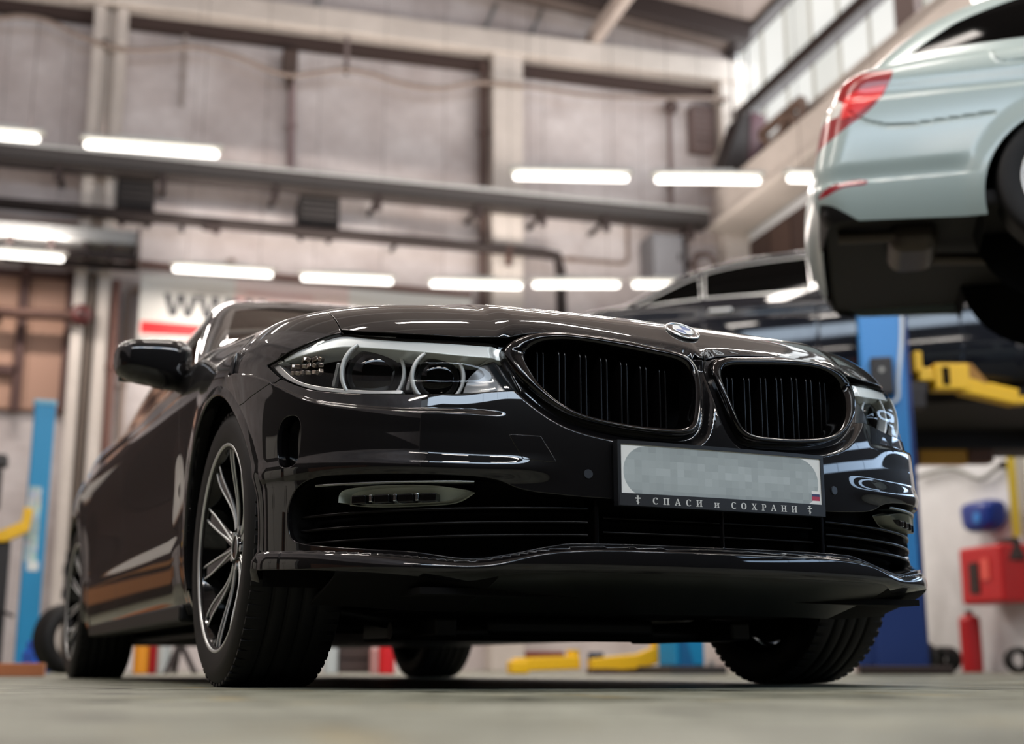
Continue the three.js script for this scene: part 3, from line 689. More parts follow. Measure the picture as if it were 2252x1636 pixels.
// cowl and wipers at the foot of the windscreen
mk('cowl', box(0, 0.985, -0.72, 1.44, 0.02, 0.32, 0.008), plastic, sedan);
{
  // door mirrors
  const shape = (s) => {
    const g = new THREE.SphereGeometry(1, 40, 24), p = g.attributes.position;
    for (let i = 0; i < p.count; i++) {
      let x = p.getX(i), y = p.getY(i), z = p.getZ(i);
      const sq = (v, e) => Math.sign(v) * Math.pow(Math.abs(v), e);
      x = sq(x, 0.55) * 0.118; y = sq(y, 0.55) * 0.077; z = sq(z, 0.7) * 0.085;
      y *= 1 - 0.12 * (x / 0.118); y -= 0.10 * (x + 0.1) * (y < 0 ? 0.9 : 0.1) * (x < 0 ? -0.3 : -1.0) * 0.6;
      if (z < 0) z *= 0.35;
      p.setXYZ(i, x, y, z - 0.10 * Math.max(0, x));
    }
    g.computeVertexNormals(); g.translate(0.962, 0.978, -0.86);
    return s < 0 ? mirrored(g) : g;
  };
  for (const s of [-1, 1]) {
    const m = mk('wing_mirror', shape(s), black, sedan);
    const arm = beam([s * 0.80, 0.935, -0.90], [s * 0.93, 0.935, -0.88], 0.085, 0.035, 0.012);
    mk('mirror_arm', arm, plastic, m);
    const gl = box(s * 0.965, 0.98, -0.893, 0.19, 0.12, 0.006, 0.002); mk('mirror_glass', gl, chrome, m);
  }
}
// ---------------------------------------------------------------- wheels
function wheel(name, label, s, x, z) {
  const w = new THREE.Group(); w.name = 'wheel'; sedan.add(w); w.position.set(s * x, 0.338, z); w.rotation.y = s > 0 ? 0 : Math.PI;
  const spun = (pts, seg = 96) => { const g = lathe(pts.map(([r, a]) => [r, a]), seg); g.rotateZ(-Math.PI / 2); return g; };   // profile (radius, way out along +x)
  const groove = (c) => [[0.338, c - 0.006], [0.331, c - 0.004], [0.331, c + 0.004], [0.338, c + 0.006]];
  const tyre = [[0.243, -0.104], [0.262, -0.116], [0.288, -0.1215], [0.312, -0.119], [0.327, -0.111], [0.334, -0.100], [0.3365, -0.085], ...groove(-0.055), ...groove(-0.018), ...groove(0.018), ...groove(0.055), [0.3365, 0.085], [0.334, 0.100], [0.327, 0.111], [0.312, 0.119], [0.300, 0.1215], [0.297, 0.1205], [0.288, 0.1215], [0.270, 0.119], [0.262, 0.116], [0.252, 0.113], [0.243, 0.108]];
  const sipes = [];
  for (let i = 0; i < 66; i++) {
    const t = i / 66 * 2 * Math.PI;
    for (const q of [-1, 1]) { const b = box(0, 0.3335, q * 0.0, 0.034, 0.0075, 0.020, 0.0015); b.rotateY(0); b.translate(q * 0.092, 0, 0); b.rotateX(t + q * 0.02); sipes.push(b); }
  }
  mk('tyre', spun(tyre.slice().reverse()), rubber, w);
  mk('tread_block', sipes, rubber, w).userData.kind = 'stuff';
  const rim = mk('rim', spun([[0.2575, 0.1085], [0.2590, 0.113], [0.2565, 0.1165], [0.2505, 0.1150], [0.2490, 0.108]].reverse()), satin, w);
  mk('barrel', spun([[0.250, 0.112], [0.236, 0.085], [0.222, 0.02], [0.222, -0.06], [0.236, -0.10], [0.25, -0.112]].reverse(), 64), glossTrim, rim);
  const face = (r) => 0.074 + 0.030 * Math.pow(sstep(0.06, 0.25, r), 1.2);
  const polar = (r, t, d = 0) => [face(r) - d, r * Math.cos(t), r * Math.sin(t)];
  // a blade along a curve on the wheel's face: width and thickness
  const blade = (line, width, depth, drop) => {
    const pos = [], idx = [], n = 22;
    for (let i = 0; i <= n; i++) {
      const [r, t, off] = line(i / n), [r2, t2, off2] = line(Math.min(1, i / n + 0.01)), [r0, t0, off0] = line(Math.max(0, i / n - 0.01));
      const at = (rr, tt, oo) => [rr * Math.cos(tt) - oo * Math.sin(tt), rr * Math.sin(tt) + oo * Math.cos(tt)];
      const [y, z] = at(r, t, off), [ya, za] = at(r0, t0, off0), [yb, zb] = at(r2, t2, off2), L = Math.hypot(yb - ya, zb - za), ny = -(zb - za) / L, nz = (yb - ya) / L, h = width / 2, f = face(r) - drop;
      pos.push(f - depth, y - ny * h, z - nz * h, f - 0.0015, y - ny * h, z - nz * h, f, y - ny * (h - 0.0015), z - nz * (h - 0.0015), f, y + ny * (h - 0.0015), z + nz * (h - 0.0015), f - 0.0015, y + ny * h, z + nz * h, f - depth, y + ny * h, z + nz * h);
    }
    for (let i = 0; i < n; i++) for (let k = 0; k < 6; k++) { const a = i * 6 + k, b = i * 6 + (k + 1) % 6; idx.push(a, a + 6, b + 6, a, b + 6, b); }
    const g = new THREE.BufferGeometry(); g.setAttribute('position', new THREE.BufferAttribute(new Float32Array(pos), 3)); g.setIndex(idx);
    const q = g.toNonIndexed(); q.computeVertexNormals(); return q;
  };
  for (let k = 0; k < 5; k++) for (const q of [-1, 1]) {
    const t0 = k * 2 * Math.PI / 5 + 0.2;
    const mid = (u) => { const r = lerp(0.050, 0.2515, u); return [r, t0 + q * lerp(0.20, 0.325, sstep(0, 0.8, u)), 0]; };
    const arm = mk('spoke', blade(mid, 0.034, 0.030, 0.0032), glossTrim, w);
    const edges = [-1, 1].map((e) => blade((u) => { const [r, t] = mid(u); return [r, t, e * lerp(0.0035, 0.0160, sstep(0.02, 0.8, u))]; }, 0.0060, 0.0032, 0));
    mk('machined_edge', edges, satin, arm);
  }
  mk('hub', [spun([[0, 0.070], [0.050, 0.070], [0.060, 0.066], [0.064, 0.02], [0.064, -0.02]].reverse(), 40)], glossTrim, w);
  const cap = mk('hub_cap', spun([[0, 0.079], [0.026, 0.0785], [0.0315, 0.076], [0.033, 0.068]].reverse(), 40), glossTrim, w);
  mk('cap_ring', (() => { const g = new THREE.TorusGeometry(0.030, 0.0016, 8, 40); g.rotateY(Math.PI / 2); g.translate(0.0775, 0, 0); return g; })(), satin, cap);
  for (let k = 0; k < 5; k++) { const t = k * 2 * Math.PI / 5 + 0.2 + Math.PI / 5; mk('wheel_bolt', bar([0.055, 0.048 * Math.cos(t), 0.048 * Math.sin(t)], [0.076, 0.048 * Math.cos(t), 0.048 * Math.sin(t)], 0.0095, 6), satin, w); }
  mk('brake_disc', spun([[0.06, 0.02], [0.165, 0.02], [0.172, 0.017], [0.172, -0.015], [0.165, -0.018], [0.06, -0.018]].reverse(), 64), std(0x77736f, 0.35, 1.0), w);
  mk('brake_shield', spun([[0, -0.075], [0.215, -0.075], [0.218, -0.06], [0.06, -0.03]].reverse(), 40), deepBlack, w);
  const cal = box(0.0, 0.0, 0.0, 0.085, 0.075, 0.20, 0.02); cal.translate(0.005, 0.150, 0); cal.rotateX(s * 0.9 + 0.0);
  mk('brake_caliper', cal, std(0xa9a7a2, 0.4, 0.8), w);
  return w;
}
wheel('wheel', '', -1, 0.792, 0); wheel('wheel', '', 1, 0.792, 0); wheel('wheel', '', -1, 0.80, -2.975); wheel('wheel', '', 1, 0.80, -2.975);
// ---------------------------------------------------------------- grilles
{
  const n = kidneyOuter.length;
  const ring = (side) => {
    // match the inner outline to the outer one by direction from the middle
    const cx = 0.235, cy = 0.652, pos = [], idx = [];
    const angle = (p) => Math.atan2((p[1] - cy) * 2.0, p[0] - cx);
    const inner = kidneyInner.map((p) => [angle(p), p]).sort((a, b) => a[0] - b[0]);
    const at = (t) => {
      let i = inner.findIndex((e) => e[0] > t); if (i < 0) i = 0;
      const b = inner[i], a = inner[(i + inner.length - 1) % inner.length]; let da = b[0] - a[0], dt = t - a[0];
      if (da < 0) da += 2 * Math.PI; if (dt < 0) dt += 2 * Math.PI;
      const u = da ? dt / da : 0; return [lerp(a[1][0], b[1][0], u), lerp(a[1][1], b[1][1], u)];
    };
    const prof = [[0, -0.030], [-0.03, -0.004], [0.04, 0.007], [0.22, 0.0135], [0.5, 0.0150], [0.78, 0.0115], [0.95, 0.0045], [1.0, -0.004], [1.03, -0.022], [1.06, -0.055]];
    for (let i = 0; i < n; i++) {
      const o = kidneyOuter[i], q = at(angle(o));
      for (const [u, d] of prof) { const x = lerp(o[0], q[0], u), y = lerp(o[1], q[1], u); pos.push(side * x, y, frontZ(Math.max(0.005, x), y) + 0.012 + d); }
    }
    const m = prof.length;
    for (let i = 0; i < n; i++) for (let k = 0; k + 1 < m; k++) { const a = i * m + k, b = ((i + 1) % n) * m + k; if (side > 0) idx.push(a, b, b + 1, a, b + 1, a + 1); else idx.push(a, b + 1, b, a, a + 1, b + 1); }
    const g = new THREE.BufferGeometry(); g.setAttribute('position', new THREE.BufferAttribute(new Float32Array(pos), 3)); g.setIndex(idx); g.computeVertexNormals();
    return g;
  };
  const inTop = (x) => { let y = 0; for (const p of kidneyInner) if (Math.abs(p[0] - x) < 0.02) y = Math.max(y, p[1]); return y; };
  const inLow = (x) => { let y = 9; for (const p of kidneyInner) if (Math.abs(p[0] - x) < 0.02) y = Math.min(y, p[1]); return y; };
  for (const side of [-1, 1]) {
    const frame = mk('grille_frame', ring(side), glossTrim, sedan);
    for (let k = 0; k < 7; k++) {
      const x = 0.083 + k * 0.0485, y1 = Math.min(inTop(x), inTop(x + 0.014)) + 0.006, y0 = Math.min(inLow(x), inLow(x + 0.01)) - 0.008, fins = [];
      for (const dx of [0, 0.0145]) {
        const pos = [], idx = [], m = 26;
        for (let i = 0; i <= m; i++) {
          const y = lerp(y0, y1, i / m), back = 0.028 * sstep(0.84, 1.0, i / m), z = frontZ(x, 0.70) - 0.020 - back, X = x + dx;
          const h = 0.0023;
          for (const [a, b] of [[-h, -0.05], [-h, -0.0016], [-h * 0.5, -0.0002], [h * 0.5, -0.0002], [h, -0.0016], [h, -0.05]]) pos.push(side * (X + a), y, z + b);
        }
        for (let i = 0; i < m; i++) for (let c = 0; c < 5; c++) { const a = i * 6 + c; idx.push(a, a + 1, a + 7, a, a + 7, a + 6); }
        const g = new THREE.BufferGeometry(); g.setAttribute('position', new THREE.BufferAttribute(new Float32Array(pos), 3)); g.setIndex(idx); g.computeVertexNormals(); fins.push(g);
      }
      mk('grille_bar', fins, barTrim, frame);
    }
    // shutter flaps behind the bars
    const flaps = [];
    const back = extrude(kidneyInner.map((p) => [p[0] * side, p[1]]), 0.004); back.translate(0, 0, 0.675); flaps.push(back);
    mk('grille_back', flaps, deepBlack, frame);
  }
}
// ---------------------------------------------------------------- headlights
{
  const deepHit = (deep) => (s, e, out, o) => { carHit(s, e, out, o); const r = carRay(s, e); for (let c = 0; c < 3; c++) out[o + c] -= r[3 + c] * deep; return out; };
  const shrink = (k) => (x, y, z) => k - headlightIn(bearing(x, z) * SCALE, y);
  const dom = { a: [0.48, 1.26], b: [0.08, 0.42], na: 150, nb: 70, F: carF };
  const cover = skin({ ...dom, hit: deepHit(0.001), keep: (x, y, z) => -0.004 - headlightIn(bearing(x, z) * SCALE, y), rim: 0 });
  const deck = skin({ ...dom, hit: deepHit(0.075), keep: (x, y, z) => 0.002 - headlightIn(bearing(x, z) * SCALE, y), rim: 0 });
  // walls from the rim of the opening inwards
  const wallPos = [], wallIdx = [], hn = headlightPts.length;
  headlightPts.forEach(([f, y]) => { const p = onSkin(f, y), q = p.map((c, i) => i === 1 ? 0.5 + (c - 0.5) * 0.905 : c * 0.905); wallPos.push(p[0] * 0.998, p[1], p[2] * 0.998, ...q); });
  for (let i = 0; i < hn; i++) { const a = 2 * i, b = 2 * ((i + 1) % hn); wallIdx.push(a, b, b + 1, a, b + 1, a + 1); }
  const wall = new THREE.BufferGeometry(); wall.setAttribute('position', new THREE.BufferAttribute(new Float32Array(wallPos), 3)); wall.setIndex(wallIdx); wall.computeVertexNormals();
  const strip = skin({ ...dom, hit: deepHit(0.010), keep: (x, y, z) => -stripIn(bearing(x, z) * SCALE, y), rim: 0.05 });
  const under = near(rounded([[1.18, 0.728, 1], [1.10, 0.680], [1.0, 0.652], [0.88, 0.634], [0.80, 0.630, 1], [0.80, 0.624, 1], [0.909, 0.631], [0.977, 0.641], [1.051, 0.657], [1.143, 0.692], [1.205, 0.731, 1]]));
  const lower = skin({ ...dom, hit: deepHit(0.012), keep: (x, y, z) => -under(bearing(x, z) * SCALE, y), rim: 0.03 });
  const wedge = near(rounded([[0.60, 0.70, 1], [0.545, 0.70, 1], [0.515, 0.628, 1], [0.66, 0.622, 1], [0.645, 0.66]]));
  const inner = skin({ ...dom, hit: deepHit(0.030), keep: (x, y, z) => -wedge(bearing(x, z) * SCALE, y), rim: 0.03 });
  const grey = phys(0x24282b, 0.28, 0.1, { clearcoat: 0.4, clearcoatRoughness: 0.1 });
  const ringShape = (f, y, r, deep) => {
    const c = onSkin(f, y), h = Math.hypot(c[0], c[2]), k = (h - deep) / h, out = f * 0.45, parts = { ring: [], eye: [] };
    for (const [t0, len] of [[-1.05, 2.1], [Math.PI - 1.12, 2.24]]) {
      const pts = []; for (let i = 0; i <= 16; i++) { const t = t0 + len * i / 16; pts.push([Math.cos(t) * r, Math.sin(t) * r * 1.06, 0]); }
      const pos = [], idx = [];
      pts.forEach(([x, yy], i) => { const L = Math.hypot(x, yy), ux = x / L, uy = yy / L; for (const [a, b] of [[-0.0045, -0.02], [-0.0045, 0.004], [-0.002, 0.0065], [0.002, 0.006], [0.0045, 0.003], [0.0045, -0.02]]) pos.push(x + ux * a, yy + uy * a, b); });
      for (let i = 0; i < 16; i++) for (let q = 0; q < 5; q++) { const a = i * 6 + q; idx.push(a, a + 6, a + 7, a, a + 7, a + 1); }
      const g = new THREE.BufferGeometry(); g.setAttribute('position', new THREE.BufferAttribute(new Float32Array(pos), 3)); g.setIndex(idx); g.computeVertexNormals(); parts.ring.push(g);
    }
    parts.eye.push(lathe([[0, 0.004], [r * 0.25, 0.003], [r * 0.5, 0.0], [r * 0.70, -0.006], [r * 0.84, -0.013], [r * 0.90, -0.03]], 40).rotateX(Math.PI / 2));
    for (const l of Object.values(parts)) for (const g of l) { g.rotateY(out); g.translate(c[0] * k, c[1], c[2] * k); }
    return parts;
  };
  const r1 = ringShape(0.892, 0.682, 0.0690, 0.035), r2 = ringShape(0.726, 0.664, 0.0560, 0.035);
  const ringMat = phys(0xcdd1d0, 0.3, 0.3);
  const crystals = [], rnd = mulberry(5);
  for (let i = 0; i < 16; i++) {
    const f = 1.03 + (i % 6) * 0.018 + rnd() * 0.006, y = 0.694 + Math.floor(i / 6) * 0.015 + (f - 1.03) * 0.08, c = onSkin(f, y, 0.03);
    const b = box(0, 0, 0, 0.011 + rnd() * 0.008, 0.010, 0.012, 0.002); b.rotateZ(rnd() - 0.5); b.rotateY(f * 0.8 + rnd()); b.translate(...c); crystals.push(b);
  }
  const brackets = [[0.985, 0.683], [0.79, 0.662]].map(([f, y]) => { const c = onSkin(f, y, 0.035), b = box(0, 0, 0, 0.008, 0.055, 0.015, 0.003); b.rotateZ(0.25); b.rotateY(f); b.translate(...c); return b; });
  for (const s of [-1, 1]) {
    const m = (g) => { const q = merged(Array.isArray(g) ? g : [g]); return s < 0 ? mirrored(q) : q; };
    const hl = mk('headlight', m([deck, wall]), deepBlack, sedan);
    mk('lamp_cover', m(cover), lensGlass, hl);
    mk('light_strip', m(strip), phys(0xdfe6e5, 0.3, 0.35), hl);
    mk('lower_strip', m(lower), std(0xb9bcba, 0.3, 0.8), hl);
    mk('inner_panel', m(inner), grey, hl);
    for (const r of [r1, r2]) { for (const g of r.ring) mk('lamp_ring', m(g), ringMat, hl); mk('lamp_eye', m(r.eye), darkGlass, hl); }
    mk('turn_signal', m(crystals), std(0x9a9086, 0.16, 0.9), hl);
    mk('bracket', m(brackets), std(0x9fa2a2, 0.3, 0.7), hl);
  }
}
// ---------------------------------------------------------------- lower intake, fog lights, sensors
{
  const deepHit = (deep) => (s, e, out, o) => { carHit(s, e, out, o); const r = carRay(s, e); for (let c = 0; c < 3; c++) out[o + c] -= r[3 + c] * deep; return out; };
  const back = skin({ hit: deepHit(0.085), a: [0, 1.2], b: [-0.5, 0.02], na: 90, nb: 40, keep: (x, y, z) => Math.min(0.02 - intakeIn(bearing(x, z) * SCALE, y), 1), F: carF, rim: 0 });
  const intake = mk('lower_intake', both(back), deepBlack, sedan);
  const wp = [], wi = []; const half = intakePts.filter((p) => p[0] > 0.001);
  half.forEach(([f, y]) => { const p = onSkin(f, y), k = 0.90; wp.push(...p, p[0] * k, p[1], p[2] * k); });
  for (let i = 0; i + 1 < half.length; i++) { const a = 2 * i; wi.push(a, a + 2, a + 3, a, a + 3, a + 1); }
  const wg = new THREE.BufferGeometry(); wg.setAttribute('position', new THREE.BufferAttribute(new Float32Array(wp), 3)); wg.setIndex(wi); wg.computeVertexNormals();
  mk('intake_wall', both(wg), plastic, intake);
  // slats: curved bars following the nose
  const slat = (f0, f1, y0, y1, deep, h) => {
    const pos = [], idx = [], n = Math.max(6, Math.round((f1 - f0) / 0.03));
    for (let i = 0; i <= n; i++) {
      const f = lerp(f0, f1, i / n), y = lerp(y0, y1, i / n), p = onSkin(f, y), L = Math.hypot(p[0], p[2]), u = [p[0] / L, p[2] / L];
      for (const [dy, dd] of [[-h / 2, -0.045], [-h / 2, -0.003], [-h / 4, 0], [h / 4, 0], [h / 2, -0.003], [h / 2, -0.045]]) { const r = L - deep + dd; pos.push(u[0] * r, y + dy, u[1] * r); }
    }
    for (let i = 0; i < n; i++) for (let c = 0; c < 5; c++) { const a = i * 6 + c; idx.push(a, a + 6, a + 7, a, a + 7, a + 1); }
    const g = new THREE.BufferGeometry(); g.setAttribute('position', new THREE.BufferAttribute(new Float32Array(pos), 3)); g.setIndex(idx); g.computeVertexNormals(); return g;
  };
  for (const y of [0.325, 0.356]) mk('intake_slat', both(slat(0, 0.32, y, y, 0.030, 0.007)), slatTrim, intake);
  for (const s of [-1, 1]) for (const [y0, y1] of [[0.318, 0.307], [0.345, 0.336], [0.374, 0.366]]) { const g = slat(0.36, 1.06, y0, y1, 0.024, 0.008); mk('intake_slat', s < 0 ? mirrored(g) : g, slatTrim, intake); }
  for (const s of [-1, 1]) { const p = onSkin(0.34, 0.345, 0.02); mk('intake_post', box(s * p[0], 0.346, p[2] - 0.02, 0.010, 0.098, 0.05, 0.003), slatTrim, intake); }
  // fog lights
  const fogDeep = skin({ hit: deepHit(0.055), a: [0.6, 1.0], b: [-0.2, -0.06], na: 80, nb: 26, keep: (x, y, z) => 0.002 - fogIn(bearing(x, z) * SCALE, y), F: carF, rim: 0 });
  const fogCover = skin({ hit: deepHit(0.014), a: [0.6, 1.0], b: [-0.2, -0.06], na: 80, nb: 26, keep: (x, y, z) => -fogIn(bearing(x, z) * SCALE, y), F: carF, rim: 0 });
  const fw = [], fi = []; fogPts.forEach(([f, y]) => { const p = onSkin(f, y, 0.014), k = 0.955; fw.push(...p, p[0] * k, p[1], p[2] * k); });
  for (let i = 0; i < fogPts.length; i++) { const a = 2 * i, b = 2 * ((i + 1) % fogPts.length); fi.push(a, b, b + 1, a, b + 1, a + 1); }
  const fogWall = new THREE.BufferGeometry(); fogWall.setAttribute('position', new THREE.BufferAttribute(new Float32Array(fw), 3)); fogWall.setIndex(fi); fogWall.computeVertexNormals();
  const cells = [0.885, 0.83, 0.775, 0.725].map((f) => { const c = onSkin(f, 0.394, 0.034), b = box(0, 0, 0, 0.036, 0.019, 0.03, 0.003); b.rotateY(f); b.translate(...c); return b; });
  const studs = [0.857, 0.80, 0.75].map((f) => { const c = onSkin(f, 0.396, 0.030), b = box(0, 0, 0, 0.008, 0.016, 0.02, 0.002); b.rotateY(f); b.translate(...c); return b; });
  for (const s of [-1, 1]) {
    const m = (g) => { const q = merged(Array.isArray(g) ? g : [g]); return s < 0 ? mirrored(q) : q; };
    const fog = mk('fog_light', m([fogDeep, fogWall]), std(0xc4c8be, 0.35, 0.3), sedan);
    mk('fog_cover', m(fogCover), lensGlass, fog);
    for (const c of cells) mk('fog_cell', m(c), glossTrim, fog);
    mk('fog_reflector', m(studs), chrome, fog);
    mk('fog_trim', m(slat(0.62, 1.0, 0.425, 0.430, 0.008, 0.007)), std(0x8f9392, 0.25, 1.0), fog);
    const c = onSkin(0.361, 0.444, -0.0005), d = new THREE.CylinderGeometry(0.0095, 0.0105, 0.004, 24); d.rotateX(Math.PI / 2); d.rotateY(0.22); d.translate(...c);
    mk('parking_sensor', m(d), phys(0x30343a, 0.35, 0.2), sedan);
    if (s > 0) continue;
    // slot at the corner of the bumper with its fin
    const sp = [], si = []; slotPts.forEach(([f, y]) => { const p = onSkin(f, y), k = 0.90; sp.push(...p, p[0] * k, p[1], p[2] * k); });
    for (let i = 0; i < slotPts.length; i++) { const a = 2 * i, b = 2 * ((i + 1) % slotPts.length); si.push(a, b, b + 1, a, b + 1, a + 1); }
    const sw = new THREE.BufferGeometry(); sw.setAttribute('position', new THREE.BufferAttribute(new Float32Array(sp), 3)); sw.setIndex(si); sw.computeVertexNormals();
    const slot = mk('bumper_slot', m(sw), glossTrim, sedan);
    const vane = skin({ hit: deepHit(0.030), a: [1.0, 1.15], b: [-0.1, 0.16], na: 40, nb: 50, keep: (x, y, z) => -0.006 - slotIn(bearing(x, z) * SCALE, y), F: (x, y, z) => carF(x, y, z) - 0.5 * Math.cos((bearing(x, z) - 1.08) * 30) * 0.02, rim: 0.01 });
    mk('slot_vane', m(vane), glossTrim, slot);
  }
}
// ---------------------------------------------------------------- underside seen from the floor
{
  mk('under_tray', [box(0, 0.182, 0.28, 1.10, 0.012, 0.62, 0.004), box(0, 0.155, -1.5, 1.40, 0.03, 2.3, 0.01), box(0, 0.17, -3.4, 1.3, 0.03, 0.9, 0.01)], plastic, sedan);
  mk('subframe', [bar([-0.5, 0.135, 0.12], [0.5, 0.135, 0.12], 0.022), beam([-0.42, 0.14, -0.25], [-0.42, 0.14, 0.3], 0.06, 0.05, 0.01), beam([0.42, 0.14, -0.25], [0.42, 0.14, 0.3], 0.06, 0.05, 0.01), bar([-0.7, 0.20, 0.02], [-0.4, 0.15, 0.05], 0.02), bar([0.7, 0.20, 0.02], [0.4, 0.15, 0.05], 0.02), box(0, 0.148, -0.1, 0.5, 0.05, 0.5, 0.02)], plastic, sedan);
  for (const s of [-1, 1]) mk('sill', beam([s * 0.86, 0.195, -0.5], [s * 0.86, 0.195, -2.45], 0.09, 0.05, 0.012), plastic, sedan);
  mk('exhaust', [bar([-0.1, 0.17, -0.6], [-0.1, 0.17, -3.2], 0.03), box(0.2, 0.22, -3.55, 0.9, 0.14, 0.3, 0.05)], std(0x4a4644, 0.5, 0.8), sedan);
}

// ---------------------------------------------------------------- bright flanges round the wheel openings
for (const wz of [0, -2.975]) {
  const pos = [], idx = [], n = 64;
  const sideX = (y, z) => { let a = 0.3, b = 1.2; for (let i = 0; i < 30; i++) { const m = (a + b) / 2; if (carF(m, y, z) < 0) a = m; else b = m; } return a; };
  for (let i = 0; i <= n; i++) {
    const t = -0.30 + (Math.PI + 0.55) * i / n, c = Math.cos(t), q = Math.sin(t);
    for (const [dr, dx] of [[0.017, -0.0006], [0.012, 0.0012], [-0.005, 0.0062], [-0.009, 0.0055], [-0.0115, 0.001], [-0.012, -0.03]]) { const R = ARCH_R + Math.max(dr, 0.004); pos.push(sideX(ARCH_Y + q * R, wz + c * R) + dx, ARCH_Y + q * (ARCH_R + dr), wz + c * (ARCH_R + dr)); }
  }
  for (let i = 0; i < n; i++) for (let k = 0; k < 5; k++) { const a = i * 6 + k; idx.push(a, a + 6, a + 7, a, a + 7, a + 1); }
  const g = new THREE.BufferGeometry(); g.setAttribute('position', new THREE.BufferAttribute(new Float32Array(pos), 3)); g.setIndex(idx); g.computeVertexNormals();
  mk('arch_lip', g, black, sedan); mk('arch_lip', mirrored(g), black, sedan);
}
// ---------------------------------------------------------------- number plate and its frame
{
  const cv = document.createElement('canvas'); cv.width = 1024; cv.height = 224; const c = cv.getContext('2d');
  c.fillStyle = '#dfe0dc'; c.fillRect(0, 0, 1024, 224);
  c.save(); c.beginPath();
  if (c.roundRect) c.roundRect(16, 6, 990, 230, 112); else c.rect(60, 6, 900, 218);
  c.clip(); c.fillStyle = '#9aa2a2'; c.fillRect(0, 0, 1024, 240);
  const rnd = mulberry(77), cell = 34;
  for (let y = 0; y < 7; y++) for (let x = 0; x < 31; x++) { const mid = 1 - Math.abs(y - 3) / 4, v = 146 + (rnd() - 0.5) * 10 + 26 * mid * (0.5 + rnd() * 0.5); c.fillStyle = `rgb(${v | 0},${(v + 8) | 0},${(v + 8) | 0})`; c.fillRect(x * cell, y * cell, cell + 1, cell + 1); }
  c.restore();
  c.fillStyle = '#e4e2de'; c.fillRect(968, 158, 44, 16); c.fillStyle = '#3a3f63'; c.fillRect(968, 172, 44, 14); c.fillStyle = '#a8324e'; c.fillRect(968, 184, 44, 20);
  const tex = new THREE.CanvasTexture(cv); tex.colorSpace = THREE.SRGBColorSpace;
  const bend = (g, d) => { const p = g.attributes.position; for (let i = 0; i < p.count; i++) { const x = p.getX(i); p.setZ(i, p.getZ(i) + d - 0.075 * x * x); } g.computeVertexNormals(); return g; };
  const Z = frontZ(0.13, 0.46) + 0.009, cy = 0.456;
  const fr = [];
  const strip = (x, y, w, h, d) => { const g = new THREE.BoxGeometry(w, h, d, 24, 1, 1); g.translate(x, y, 0); return bend(g, Z); };
  fr.push(strip(0, cy - 0.0025, 0.532, 0.122, 0.010));
  fr.push(strip(0, cy + 0.0565, 0.532, 0.008, 0.020), strip(0, cy - 0.0655, 0.532, 0.027, 0.020), strip(-0.2625, cy - 0.006, 0.008, 0.125, 0.020), strip(0.2625, cy - 0.006, 0.008, 0.125, 0.020));
  const frame = mk('plate_frame', fr, phys(0x1c1d20, 0.35, 0), sedan);
  const pg = new THREE.PlaneGeometry(0.520, 0.106, 24, 1); pg.translate(0, cy + 0.0, 0); bend(pg, Z + 0.0072);
  mk('number_plate', pg, std(0xffffff, 0.5, 0, { map: tex }), frame);
  // the words on the lower edge
  const c2 = document.createElement('canvas'); c2.width = 1600; c2.height = 80; const k = c2.getContext('2d');
  k.fillStyle = '#1d1e21'; k.fillRect(0, 0, 1600, 80); k.fillStyle = '#c9c9c4'; k.textAlign = 'center'; k.textBaseline = 'middle';
  k.font = 'bold 62px serif';
  const words = 'СПАСИ и СОХРАНИ', room = 1130; let total = 0; const sizes = [...words].map((ch) => { const w = k.measureText(ch).width; total += w; return w; });
  let x = 800 - room / 2; const extra = (room - total) / (words.length - 1);
  [...words].forEach((ch, i) => { k.fillText(ch, x + sizes[i] / 2, 42); x += sizes[i] + extra; });
  for (const cx of [130, 1470]) { k.fillRect(cx - 4, 10, 9, 60); k.fillRect(cx - 19, 25, 39, 8); k.fillRect(cx - 9, 12, 18, 6); k.save(); k.translate(cx, 52); k.rotate(0.45); k.fillRect(-12, -3, 24, 6); k.restore(); }
  const t2 = new THREE.CanvasTexture(c2); t2.colorSpace = THREE.SRGBColorSpace;
  const lg = new THREE.PlaneGeometry(0.528, 0.0255, 24, 1); lg.translate(0, cy - 0.0655, 0); bend(lg, Z + 0.0108);
  mk('plate_lettering', lg, std(0xffffff, 0.4, 0, { map: t2 }), frame);
}
